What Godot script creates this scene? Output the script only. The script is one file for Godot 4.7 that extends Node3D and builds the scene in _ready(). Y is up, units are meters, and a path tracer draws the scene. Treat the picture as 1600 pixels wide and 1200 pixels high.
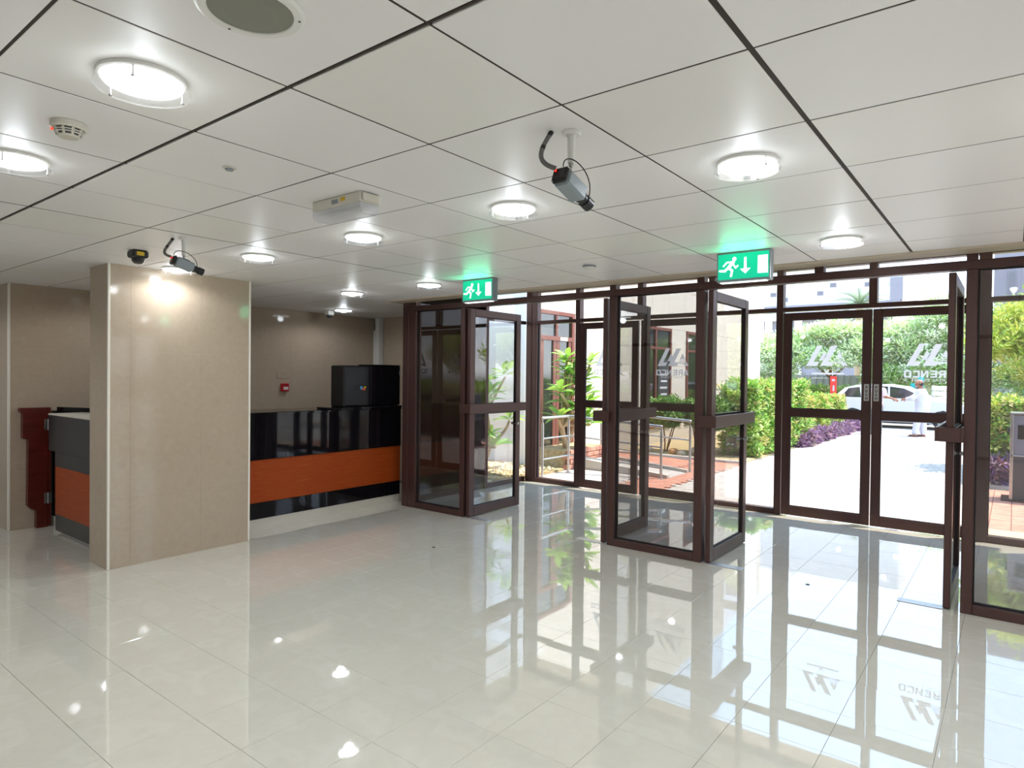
extends Node3D
# Lobby of an office building with a glazed entrance vestibule and a sunny courtyard.
# World: camera over the origin, +x right along the entrance front, -z out towards the street, y up, metres.

var M := {}
var names := {}
var rng := RandomNumberGenerator.new()
var cam: Camera3D

class MB:
	var v := PackedVector3Array()
	var n := PackedVector3Array()
	func tri(a: Vector3, b: Vector3, c: Vector3) -> void:
		var k := (b - a).cross(c - a).normalized()
		v.append(a); v.append(c); v.append(b)
		n.append(k); n.append(k); n.append(k)
	func quad(a: Vector3, b: Vector3, c: Vector3, d: Vector3) -> void:
		tri(a, b, c)
		tri(a, c, d)
	func smooth(a: Vector3, b: Vector3, c: Vector3, na: Vector3, nb: Vector3, nc: Vector3) -> void:
		v.append(a); v.append(c); v.append(b)
		n.append(na); n.append(nc); n.append(nb)
	# a box with chamfered edges
	func box(c: Vector3, s: Vector3, bev := 0.0, bs := Basis.IDENTITY) -> void:
		var h := s * 0.5
		var e: float = minf(bev, minf(h.x, minf(h.y, h.z)) * 0.9)
		var ax := [0, 1, 2]
		for i in ax:
			var j: int = (i + 1) % 3
			var k: int = (i + 2) % 3
			for sg in [-1.0, 1.0]:
				var p := []
				for q in [[-1, -1], [1, -1], [1, 1], [-1, 1]]:
					var w := Vector3.ZERO
					w[i] = sg * h[i]
					w[j] = q[0] * (h[j] - e)
					w[k] = q[1] * (h[k] - e)
					p.append(c + bs * w)
				if sg > 0: quad(p[0], p[1], p[2], p[3])
				else: quad(p[3], p[2], p[1], p[0])
		if e <= 0.0: return
		for i in ax:
			var j: int = (i + 1) % 3
			var k: int = (i + 2) % 3
			for sj in [-1.0, 1.0]:
				for sk in [-1.0, 1.0]:
					var a := Vector3.ZERO
					var b := Vector3.ZERO
					a[j] = sj * h[j]; a[k] = sk * (h[k] - e)
					b[j] = sj * (h[j] - e); b[k] = sk * h[k]
					var lo := Vector3.ZERO
					lo[i] = h[i] - e
					var q0 := c + bs * (a - lo)
					var q1 := c + bs * (a + lo)
					var q2 := c + bs * (b + lo)
					var q3 := c + bs * (b - lo)
					if sj * sk > 0: quad(q0, q3, q2, q1)
					else: quad(q0, q1, q2, q3)
		for sx in [-1.0, 1.0]:
			for sy in [-1.0, 1.0]:
				for sz in [-1.0, 1.0]:
					var pa := c + bs * Vector3(sx * h.x, sy * (h.y - e), sz * (h.z - e))
					var pb := c + bs * Vector3(sx * (h.x - e), sy * h.y, sz * (h.z - e))
					var pc := c + bs * Vector3(sx * (h.x - e), sy * (h.y - e), sz * h.z)
					if sx * sy * sz > 0: tri(pa, pb, pc)
					else: tri(pa, pc, pb)
	func span(x0: float, x1: float, y0: float, y1: float, z0: float, z1: float, bev := 0.0) -> void:
		box(Vector3((x0 + x1) / 2, (y0 + y1) / 2, (z0 + z1) / 2), Vector3(absf(x1 - x0), absf(y1 - y0), absf(z1 - z0)), bev)
	# round tube along a path, with rounded shading and flat caps
	func tube(pts: Array, rad: Array, sides := 10, caps := true) -> void:
		var rings := []
		var nrm := []
		var up := Vector3.UP
		for i in pts.size():
			var t: Vector3 = (pts[mini(i + 1, pts.size() - 1)] - pts[maxi(i - 1, 0)]).normalized()
			if absf(t.dot(up)) > 0.98: up = Vector3.RIGHT if absf(t.x) < 0.9 else Vector3.BACK
			var u := t.cross(up).normalized()
			var w := u.cross(t).normalized()
			up = w
			var r: float = rad[mini(i, rad.size() - 1)]
			var ring := []
			var rn := []
			for k in sides:
				var an := TAU * k / sides
				var d := u * cos(an) + w * sin(an)
				ring.append(pts[i] + d * r)
				rn.append(d)
			rings.append(ring); nrm.append(rn)
		for i in pts.size() - 1:
			for k in sides:
				var l: int = (k + 1) % sides
				smooth(rings[i][k], rings[i + 1][l], rings[i][l], nrm[i][k], nrm[i + 1][l], nrm[i][l])
				smooth(rings[i][k], rings[i + 1][k], rings[i + 1][l], nrm[i][k], nrm[i + 1][k], nrm[i + 1][l])
		if caps:
			for k in sides:
				var l: int = (k + 1) % sides
				tri(pts[0], rings[0][k], rings[0][l])
				tri(pts[-1], rings[-1][l], rings[-1][k])
	# profile of Vector2(radius, height) turned about +y, from bottom to top
	func lathe(prof: Array, sides := 24, xf := Transform3D.IDENTITY) -> void:
		for i in prof.size() - 1:
			var p: Vector2 = prof[i]
			var q: Vector2 = prof[i + 1]
			var e := (q - p).normalized()
			for k in sides:
				var a := TAU * k / sides
				var b := TAU * (k + 1) / sides
				var da := Vector3(cos(a), 0, sin(a))
				var db := Vector3(cos(b), 0, sin(b))
				var na := xf.basis * (da * e.y - Vector3.UP * e.x)
				var nb := xf.basis * (db * e.y - Vector3.UP * e.x)
				var pa := xf * (da * p.x + Vector3.UP * p.y)
				var pb := xf * (db * p.x + Vector3.UP * p.y)
				var qa := xf * (da * q.x + Vector3.UP * q.y)
				var qb := xf * (db * q.x + Vector3.UP * q.y)
				if p.x > 1e-6: smooth(pa, qb, pb, na, nb, nb)
				if q.x > 1e-6: smooth(pa, qa, qb, na, na, nb)
	# polygon (in x, y; any winding) extruded from z0 to z1, then moved by xf
	func prism(poly: PackedVector2Array, z0: float, z1: float, xf := Transform3D.IDENTITY) -> void:
		if Geometry2D.is_polygon_clockwise(poly): poly.reverse()
		# Godot's test assumes y down, so check the sign of the area by hand
		var area := 0.0
		for i in poly.size():
			area += poly[i].cross(poly[(i + 1) % poly.size()])
		if area < 0: poly.reverse()
		var ids := Geometry2D.triangulate_polygon(poly)
		for t in range(0, ids.size(), 3):
			var a := poly[ids[t]]
			var b := poly[ids[t + 1]]
			var c := poly[ids[t + 2]]
			if (b - a).cross(c - a) < 0:
				var s := b
				b = c
				c = s
			tri(xf * Vector3(a.x, a.y, z1), xf * Vector3(b.x, b.y, z1), xf * Vector3(c.x, c.y, z1))
			tri(xf * Vector3(a.x, a.y, z0), xf * Vector3(c.x, c.y, z0), xf * Vector3(b.x, b.y, z0))
		for i in poly.size():
			var a := poly[i]
			var b := poly[(i + 1) % poly.size()]
			quad(xf * Vector3(a.x, a.y, z0), xf * Vector3(b.x, b.y, z0), xf * Vector3(b.x, b.y, z1), xf * Vector3(a.x, a.y, z1))
	# flat film: the front of a polygon only (towards +z)
	func film(poly: PackedVector2Array, z := 0.0) -> void:
		var ids := Geometry2D.triangulate_polygon(poly)
		for t in range(0, ids.size(), 3):
			var a := poly[ids[t]]
			var b := poly[ids[t + 1]]
			var c := poly[ids[t + 2]]
			if (b - a).cross(c - a) < 0:
				var s := b
				b = c
				c = s
			tri(Vector3(a.x, a.y, z), Vector3(b.x, b.y, z), Vector3(c.x, c.y, z))
	func ball(c: Vector3, r: Vector3, sides := 12, rings := 8) -> void:
		for i in rings:
			var t0 := PI * i / rings - PI / 2
			var t1 := PI * (i + 1) / rings - PI / 2
			for k in sides:
				var a := TAU * k / sides
				var b := TAU * (k + 1) / sides
				var p := [Vector3(cos(t0) * cos(a), sin(t0), cos(t0) * sin(a)), Vector3(cos(t0) * cos(b), sin(t0), cos(t0) * sin(b)), Vector3(cos(t1) * cos(b), sin(t1), cos(t1) * sin(b)), Vector3(cos(t1) * cos(a), sin(t1), cos(t1) * sin(a))]
				var nn := []
				for q in p: nn.append((q / r).normalized())
				if i > 0: smooth(c + p[0] * r, c + p[2] * r, c + p[1] * r, nn[0], nn[2], nn[1])
				if i < rings - 1: smooth(c + p[0] * r, c + p[3] * r, c + p[2] * r, nn[0], nn[3], nn[2])
	func mesh() -> ArrayMesh:
		var a := []
		a.resize(Mesh.ARRAY_MAX)
		a[Mesh.ARRAY_VERTEX] = v
		a[Mesh.ARRAY_NORMAL] = n
		var m := ArrayMesh.new()
		m.add_surface_from_arrays(Mesh.PRIMITIVE_TRIANGLES, a)
		return m

func numbered(called: String) -> String:
	if not names.has(called):
		names[called] = 0
		return called
	names[called] += 1
	return "%s_%03d" % [called, names[called]]

func thing(called: String, label: String, category: String, at := Vector3.ZERO, turn := 0.0, group := "") -> Node3D:
	var o := Node3D.new()
	o.name = numbered(called)
	add_child(o)
	o.position = at
	o.rotation.y = turn
	o.set_meta("label", label)
	o.set_meta("category", category)
	if group: o.set_meta("group", group)
	return o

func tag(o: Node, label: String, category := "", group := "") -> void:
	o.set_meta("label", label)
	if category: o.set_meta("category", category)
	if group: o.set_meta("group", group)

# one named mesh under a thing (or at top level)
func part(called: String, shape, mat: Material, parent: Node = null, at := Vector3.ZERO) -> MeshInstance3D:
	var o := MeshInstance3D.new()
	var m: Mesh = shape.mesh() if shape is MB else shape
	o.mesh = m
	o.material_override = mat
	o.position = at
	if parent == null or parent == self:
		o.name = numbered(called)
		add_child(o)
	else:
		o.name = called
		parent.add_child(o, true)
	return o

func struct(called: String, shape, mat: Material, label := "", category := "") -> MeshInstance3D:
	var o := part(called, shape, mat)
	o.set_meta("kind", "structure")
	if label: tag(o, label, category)
	return o

func shell(called: String, label: String, category: String, at := Vector3.ZERO) -> Node3D:
	var o := thing(called, label, category, at)
	o.set_meta("kind", "structure")
	return o

func boxm(x0: float, x1: float, y0: float, y1: float, z0: float, z1: float, bev := 0.0) -> MB:
	var b := MB.new()
	b.span(x0, x1, y0, y1, z0, z1, bev)
	return b

func bar(called: String, x0: float, x1: float, y0: float, y1: float, z0: float, z1: float, mat: Material, parent: Node, bev := 0.003) -> MeshInstance3D:
	return part(called, boxm(x0, x1, y0, y1, z0, z1, bev), mat, parent)

func copy(o: Node3D, at: Vector3, turn: float, label: String, group := "") -> Node3D:
	var c: Node3D = o.duplicate()
	c.name = numbered(String(o.name).split("_0")[0])
	add_child(c)
	c.position = at
	c.rotation.y = turn
	c.set_meta("label", label)
	if group: c.set_meta("group", group)
	return c

func stuff(called: String, m: Mesh, mat: Material, xfs: Array, cols: Array, parent: Node = null) -> MultiMeshInstance3D:
	var mm := MultiMesh.new()
	mm.transform_format = MultiMesh.TRANSFORM_3D
	mm.use_colors = cols.size() > 0
	mm.mesh = m
	mm.instance_count = xfs.size()
	for i in xfs.size():
		mm.set_instance_transform(i, xfs[i])
		if cols.size(): mm.set_instance_color(i, cols[i])
	var o := MultiMeshInstance3D.new()
	o.multimesh = mm
	o.material_override = mat
	o.set_meta("kind", "stuff")
	if parent == null:
		o.name = numbered(called)
		add_child(o)
	else:
		o.name = called
		parent.add_child(o, true)
	return o

func mat(called: String, c: Color, rough := 0.6, metal := 0.0, spec := 0.5) -> StandardMaterial3D:
	var m := StandardMaterial3D.new()
	m.resource_name = called
	m.albedo_color = c
	m.roughness = rough
	m.metallic = metal
	m.metallic_specular = spec
	M[called] = m
	return m

func glass(called: String, c: Color, alpha: float, spec := 0.5) -> StandardMaterial3D:
	var m := mat(called, Color(c, alpha), 0.0, 0.0, spec)
	m.transparency = BaseMaterial3D.TRANSPARENCY_ALPHA
	return m

func glow(called: String, c: Color, e: float) -> StandardMaterial3D:
	var m := mat(called, c, 0.5)
	m.emission_enabled = true
	m.emission = c
	m.emission_energy_multiplier = e
	return m

# cloudy stone or grain: a seamless noise through a colour ramp, laid on by triplanar mapping
func grain(m: StandardMaterial3D, stops: Array, freq: float, scale: Vector3, sd: int, size := 512, oct := 5, kind := FastNoiseLite.TYPE_SIMPLEX_SMOOTH) -> void:
	var f := FastNoiseLite.new()
	f.noise_type = kind
	f.seed = sd
	f.frequency = freq
	f.fractal_octaves = oct
	var g := Gradient.new()
	var offs := PackedFloat32Array()
	var cols := PackedColorArray()
	for s in stops:
		offs.append(s[0])
		cols.append(s[1])
	g.offsets = offs
	g.colors = cols
	var t := NoiseTexture2D.new()
	t.width = size
	t.height = size
	t.seamless = true
	t.noise = f
	t.color_ramp = g
	m.albedo_texture = t
	m.uv1_triplanar = true
	m.uv1_world_triplanar = true
	m.uv1_scale = scale

func make_materials() -> void:
	var m := mat("porcelain", Color(1, 1, 1), 0.02, 0.0, 0.71)
	m.clearcoat_enabled = true
	m.clearcoat = 0.6
	m.clearcoat_roughness = 0.02
	grain(m, [[0.0, Color("#dedacb")], [0.35, Color("#e2dfd1")], [0.5, Color("#e0dcce")], [0.75, Color("#e5e2d5")], [1.0, Color("#dfdbcc")]], 0.006, Vector3(0.9, 0.9, 0.9), 4)
	mat("grout", Color("#6b655c"), 0.85)
	m = mat("ceiling_panel", Color("#f0edeb"), 0.42, 0.0, 0.5)
	mat("ceiling_panel_warm", Color("#eeebe6"), 0.42, 0.0, 0.5)
	mat("ceiling_void", Color("#4b4238"), 0.9)
	m = mat("wall_tile", Color(1, 1, 1), 0.06, 0.0, 0.38)
	grain(m, [[0.0, Color("#b4a38e")], [0.4, Color("#baa995")], [0.6, Color("#b7a691")], [1.0, Color("#bdad9a")]], 0.012, Vector3(0.8, 0.8, 0.8), 9)
	mat("tile_edge", Color("#efe9dc"), 0.4)
	mat("plaster", Color("#d8d2c8"), 0.8)
	mat("white_paint", Color("#f1eeea"), 0.7)
	mat("cream_trim", Color("#c9b9a2"), 0.45)
	mat("bronze", Color("#543b37"), 0.34, 0.35, 0.5)
	mat("bronze_dark", Color("#2f2322"), 0.4, 0.3, 0.5)
	mat("gasket", Color("#161314"), 0.6)
	glass("pane_clear", Color("#6f6a66"), 0.04)
	glass("pane_bronze", Color("#3a2a20"), 0.3)
	glass("pane_light_bronze", Color("#584a48"), 0.13)
	m = mat("mirror_panel", Color("#140f0d"), 0.02, 0.0, 0.4)
	mat("laminate_black", Color("#121014"), 0.04, 0.0, 0.4)
	mat("laminate_charcoal", Color("#26282a"), 0.3, 0.0, 0.5)
	m = mat("wood_orange", Color(1, 1, 1), 0.38, 0.0, 0.3)
	grain(m, [[0.0, Color("#9a3d12")], [0.45, Color("#a84a1b")], [0.55, Color("#9f4115")], [1.0, Color("#b25423")]], 0.02, Vector3(0.35, 6.0, 0.35), 21, 256)
	m = mat("wood_red", Color(1, 1, 1), 0.3)
	grain(m, [[0.0, Color("#4c1710")], [0.5, Color("#5a1d14")], [1.0, Color("#692419")]], 0.02, Vector3(0.5, 4.0, 0.5), 22, 256)
	mat("steel", Color("#b9b9b8"), 0.28, 0.9)
	mat("steel_satin", Color("#c9c8c6"), 0.4, 0.75)
	mat("chrome", Color("#dddddd"), 0.12, 1.0)
	mat("white_plastic", Color("#e6e4de"), 0.4)
	mat("cream_plastic", Color("#d3cdbf"), 0.45)
	mat("grey_plastic", Color("#8d9196"), 0.4)
	mat("silver_paint", Color("#8e979c"), 0.35, 0.2)
	mat("black_plastic", Color("#121214"), 0.3)
	mat("dark_grey", Color("#3c3c3e"), 0.5)
	mat("cable_grey", Color("#6c6a67"), 0.55)
	mat("speaker_mesh", Color("#86867a"), 0.7)
	mat("red_plastic", Color("#c01822"), 0.35)
	mat("yellow_sticker", Color("#d9b21f"), 0.5)
	mat("blue_sticker", Color("#3b8fc4"), 0.5)
	mat("orange_sticker", Color("#cf5a2b"), 0.5)
	m = mat("white_decal", Color("#f0eff0"), 0.6)
	m.backlight_enabled = true
	m.backlight = Color(0.95, 0.95, 0.95)
	mat("paper", Color("#dedcd6"), 0.8)
	glass("clear_plastic", Color("#ffffff"), 0.1)
	glass("dome_glass", Color("#0c0b0f"), 0.75)
	glow("lamp_glow", Color("#f4fbff"), 2.6)
	glow("led_red", Color("#ff2010"), 3.0)
	glow("exit_green", Color("#00ab84"), 0.5)
	glow("exit_white", Color("#f2fff8"), 0.6)
	# out of doors
	m = mat("paving_white", Color(1, 1, 1), 0.85)
	grain(m, [[0.0, Color("#a39a92")], [0.5, Color("#aea69f")], [1.0, Color("#b9b2ab")]], 0.03, Vector3(0.5, 0.5, 0.5), 31, 256)
	m = mat("paving_red", Color(1, 1, 1), 0.85)
	grain(m, [[0.0, Color("#a66e5a")], [0.5, Color("#b57e69")], [1.0, Color("#c28d78")]], 0.03, Vector3(0.5, 0.5, 0.5), 32, 256)
	mat("paving_yellow", Color("#c9ad85"), 0.85)
	mat("kerb", Color("#b9b2a8"), 0.85)
	m = mat("soil", Color(1, 1, 1), 0.95)
	grain(m, [[0.0, Color("#8f7a55")], [0.5, Color("#a8946c")], [1.0, Color("#bfae88")]], 0.06, Vector3(0.7, 0.7, 0.7), 33, 256)
	mat("rail_brown", Color("#352b25"), 0.7)
	mat("asphalt", Color("#8d8a88"), 0.9)
	m = mat("cladding", Color(1, 1, 1), 0.5)
	grain(m, [[0.0, Color("#cfc1af")], [0.5, Color("#d9cdbd")], [1.0, Color("#dfd5c7")]], 0.05, Vector3(0.6, 0.6, 0.6), 34, 256)
	mat("white_wall", Color("#dcd8d4"), 0.8)
	mat("window_dark", Color("#20261f"), 0.04, 0.0, 0.7)
	mat("frame_red_brown", Color("#7a4436"), 0.45, 0.1)
	mat("far_window", Color("#6f7078"), 0.3)
	mat("far_grey", Color("#8a8992"), 0.8)
	mat("fence_metal", Color("#a9adb0"), 0.5, 0.3)
	mat("bark", Color("#8a5f45"), 0.9)
	mat("bark_pale", Color("#b59c7c"), 0.85)
	m = mat("leaf", Color(1, 1, 1), 0.5)
	m.vertex_color_use_as_albedo = true
	m.backlight_enabled = true
	m.backlight = Color(0.55, 0.6, 0.35)
	m.cull_mode = BaseMaterial3D.CULL_DISABLED
	for q in [["frangipani_leaf", "#6da33c"], ["frangipani_leaf_pale", "#8fbd55"], ["frangipani_leaf_deep", "#4f8a30"]]:
		m = mat(q[0], Color(q[1]), 0.35)
		m.backlight_enabled = true
		m.backlight = Color(0.5, 0.6, 0.25)
		m.cull_mode = BaseMaterial3D.CULL_DISABLED
	mat("frangipani_flower", Color("#f7f2dd"), 0.6)
	mat("rock", Color("#b98c5e"), 0.9)
	mat("rock_pale", Color("#cbb79c"), 0.9)
	mat("car_white", Color("#c4c4c6"), 0.25, 0.0, 0.6)
	mat("car_silver", Color("#c4c8cc"), 0.25, 0.4, 0.6)
	mat("car_glass", Color("#2c3036"), 0.05, 0.0, 0.7)
	mat("tyre", Color("#1c1c1c"), 0.8)
	mat("skin", Color("#8f5b43"), 0.55)
	mat("hair_grey", Color("#8a8580"), 0.8)
	mat("hair_black", Color("#191512"), 0.6)
	mat("cloth_white", Color("#bdbdcb"), 0.85)
	mat("cloth_pink", Color("#d9bcc4"), 0.85)
	mat("cloth_grey", Color("#77757c"), 0.85)
	mat("sandal", Color("#2c2220"), 0.6)
	mat("sign_teal", Color("#17a3a0"), 0.5)
	mat("sign_red", Color("#d8342c"), 0.5)

func _ready() -> void:
	rng.seed = 7
	# camera
	cam = Camera3D.new()
	cam.name = "camera"
	cam.position = Vector3(0, 1.615, 0)
	cam.rotation = Vector3(-0.0127, 0.66067, 0.01105)
	cam.fov = 61.463
	cam.near = 0.05
	cam.far = 400.0
	add_child(cam)
	# sky and exposure
	var env := Environment.new()
	env.background_mode = Environment.BG_SKY
	var sky := Sky.new()
	var ps := ProceduralSkyMaterial.new()
	ps.sky_top_color = Color("#9fc0e6")
	ps.sky_horizon_color = Color("#f1f3f6")
	ps.sky_curve = 0.12
	ps.ground_bottom_color = Color("#b7aea4")
	ps.ground_horizon_color = Color("#d8d4d0")
	ps.sky_energy_multiplier = 1.5
	ps.ground_energy_multiplier = 1.0
	sky.sky_material = ps
	env.sky = sky
	env.tonemap_mode = Environment.TONE_MAPPER_LINEAR
	env.tonemap_exposure = 2.1
	env.sdfgi_enabled = true
	env.ssao_enabled = true
	env.ssil_enabled = true
	var we := WorldEnvironment.new()
	we.name = "world"
	we.environment = env
	add_child(we)
	# sun: high, from the right and a little from the street side
	var sun := DirectionalLight3D.new()
	sun.name = "sun"
	sun.light_color = Color("#fff4e2")
	sun.light_energy = 2.0
	sun.light_angular_distance = 0.6
	sun.shadow_enabled = true
	add_child(sun)
	sun.look_at_from_position(Vector3(4.4, 14, -3.2), Vector3.ZERO)
	make_materials()
	build_shell()
	build_floor()
	build_ceiling()
	build_vestibule()
	build_reception()
	build_fittings()
	build_outdoors()
	build_planting()
	build_street()
	build_people()

const H := 2.49       # ceiling
const ZI := -5.5      # inner glazed screen
const ZO := -8.05     # outer glazed screen

func px(p: Vector3) -> Vector2:
	var c := (p - cam.position) * cam.basis
	if c.z > -0.05: return Vector2(-9999, -9999)
	return Vector2(800 + 1009.245 * c.x / -c.z, 600 - 1009.245 * c.y / -c.z)

func in_frame(p: Vector3, margin := 60.0) -> bool:
	var q := px(p)
	return q.x > -margin and q.x < 1600 + margin and q.y > -margin and q.y < 1200 + margin

# walls of polished tiles: a core and tiles 6 mm proud of it. `ax` is the axis the wall faces ("x" or "z").
func tiled(parent: Node, ax: String, face: float, out: float, u0: float, u1: float, y0: float, y1: float, us: Array, ys: Array, m: Material) -> void:
	var ue := [u0] + us + [u1]
	var ye := [y0] + ys + [y1]
	for i in ue.size() - 1:
		for j in ye.size() - 1:
			var b := MB.new()
			var a0: float = minf(ue[i], ue[i + 1]) + 0.0003
			var a1: float = maxf(ue[i], ue[i + 1]) - 0.0003
			var o0 := face - out * 0.008
			if ax == "x": b.span(o0, face, ye[j] + 0.0003, ye[j + 1] - 0.0003, a0, a1, 0.0003)
			else: b.span(a0, a1, ye[j] + 0.0003, ye[j + 1] - 0.0003, o0, face, 0.0003)
			part("tile", b, m, parent)

func build_shell() -> void:
	var tile: Material = M.wall_tile
	# the pillar between the lobby and the reception desk
	var w := shell("wall_pillar", "beige polished stone pillar standing in front of the reception desk", "pillar")
	bar("core", -6.16, -5.8, 0, H + 0.02, -3.34, -2.13, M.plaster, w, 0)
	tiled(w, "x", -5.79, 1, -3.34, -2.135, 0, H, [-2.88, -2.29], [0.56, 1.78], tile)
	tiled(w, "z", -2.12, 1, -6.165, -5.8, 0, H, [], [0.31, 0.92, 1.53, 2.14], tile)
	tiled(w, "z", -3.352, -1, -6.165, -5.8, 0, H, [], [0.31, 0.92, 1.53, 2.14], tile)
	tiled(w, "x", -6.17, -1, -3.34, -2.135, 0, H, [-2.74], [0.92, 1.53], tile)
	for z in [-2.126, -3.346]:
		bar("edge_strip", -5.803, -5.785, 0.001, H, z - 0.009, z + 0.009, M.tile_edge, w, 0.002)
	# left wall of the lobby and the reception recess behind it
	w = shell("wall_left", "beige polished stone wall left of the reception opening, with a pale edge strip", "wall")
	bar("core", -12.0, -7.962, 0, H + 0.02, -2.4, -2.024, M.plaster, w, 0)
	tiled(w, "z", -2.012, 1, -12.0, -7.96, 0, H, [-11.0, -10.4, -9.8, -9.2, -8.6], [0.61, 1.22, 1.83], tile)
	bar("edge_strip", -7.965, -7.945, 0.001, H, -2.026, -2.006, M.tile_edge, w, 0.002)
	w = shell("wall_reception", "beige polished stone wall behind the reception desk", "wall")
	bar("core", -8.3, -7.962, 0, H + 0.02, -6.9, -2.4, M.plaster, w, 0)
	tiled(w, "x", -7.95, 1, -6.72, -2.024, 0, H, [-6.0, -5.2, -4.4, -3.6, -2.8], [0.61, 1.22, 1.83], tile)
	w = shell("wall_reception_end", "beige polished stone wall closing the reception recess beside the entrance", "wall")
	bar("core", -8.3, -5.97, 0, 3.1, -6.95, -6.73, M.plaster, w, 0)
	tiled(w, "z", -6.72, 1, -7.95, -5.98, 0, H, [-7.2], [0.61, 1.22, 1.83], tile)
	w = shell("wall_corridor", "plain wall at the far left end of the lobby", "wall")
	bar("core", -12.3, -12.0, 0, H + 0.02, -2.4, 6.0, M.white_paint, w, 0)
	w = shell("wall_back", "plain wall at the back of the lobby behind the viewer", "wall")
	bar("core", -12.3, 5.3, 0, H + 0.02, 6.0, 6.3, M.white_paint, w, 0)
	w = shell("wall_right", "plain wall on the right side of the lobby", "wall")
	bar("core", 5.0, 5.3, 0, H + 0.02, -5.6, 6.0, M.white_paint, w, 0)
	w = shell("wall_front", "plain wall right of the glazed entrance", "wall")
	bar("pier", 0.75, 1.05, 0, 3.1, -5.6, -5.4, M.wall_tile, w, 0)
	bar("pier", 4.75, 5.3, 0, 3.1, -5.6, -5.4, M.wall_tile, w, 0)
	bar("lintel", 1.05, 4.75, 2.4, 3.1, -5.6, -5.4, M.wall_tile, w, 0)
	bar("forecourt_paving", 0.85, 6.0, -0.1, 0.0, -8.12, -5.6, M.paving_white, w, 0)
	w = shell("window_6", "bronze framed window right of the entrance, outside the photo", "window")
	for x in [1.09, 2.3, 3.5, 4.71]: bar("frame", x - 0.04, x + 0.04, 0, 2.4, -5.55, -5.45, M.bronze, w)
	for y in [0.04, 2.36]: bar("frame", 1.13, 4.67, y - 0.04, y + 0.04, -5.54, -5.46, M.bronze, w)
	bar("glass_pane", 1.13, 4.67, 0.08, 2.32, -5.503, -5.497, M.pane_clear, w, 0)
	# between lobby ceiling and the higher vestibule ceiling
	w = shell("trim_ceiling", "cream trim closing the ceiling edge above the glazed screen", "trim")
	bar("board", -5.95, 0.75, H + 0.0, H + 0.03, -5.45, -5.158, M.cream_trim, w, 0.004)
	bar("lip", -5.95, 0.75, H - 0.012, H + 0.02, -5.176, -5.158, M.cream_trim, w, 0.003)
	w = shell("wall_over_screen", "plain upstand above the inner glazed screen", "wall")
	bar("core", -6.0, 0.8, 2.535, 3.1, -5.5, -5.42, M.plaster, w, 0)

func build_floor() -> void:
	var f := shell("floor", "glossy cream porcelain tile floor mirroring the glazed doors", "floor")
	bar("screed", -12.3, 5.3, -0.3, -0.012, -8.12, 6.3, M.grout, f, 0)
	bar("grout_bed", -12.3, 5.3, -0.012, -0.002, -8.12, 6.3, M.grout, f, 0)
	var s := 0.3915
	var meshes := []
	for i in 4:
		var b := MB.new()
		b.box(Vector3.ZERO, Vector3(s - 0.0016, 0.011, s - 0.0016), 0.0007)
		meshes.append(b.mesh())
	var near := []
	var rest := []
	for i in range(-24, 21):
		for j in range(-19, 17):
			var c := Vector3(-2.983 + (i + 0.5) * s, -0.0055, -1.466 + (j + 0.5) * s)
			if c.z < -8.0 or c.z > 5.9 or c.x < -11.9 or c.x > 4.9: continue
			if c.z < -5.5 and (c.x < -6.0 or c.x > 0.8) and not (c.x < -5.9 and c.z > -6.7): continue
			var t := Transform3D(Basis.from_euler(Vector3(rng.randf_range(-1, 1) * 0.0014, 0, rng.randf_range(-1, 1) * 0.0014)), c)
			if in_frame(c): near.append([c.distance_to(cam.position), t])
			else: rest.append(t)
	near.sort_custom(func(a, b): return a[0] < b[0])
	for k in near.size():
		if k < 300:
			var o := part("tile", meshes[k % 4], M.porcelain, f)
			o.transform = near[k][1]
		else: rest.append(near[k][1])
	stuff("tile_field", meshes[0], M.porcelain, rest, [], f)

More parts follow.
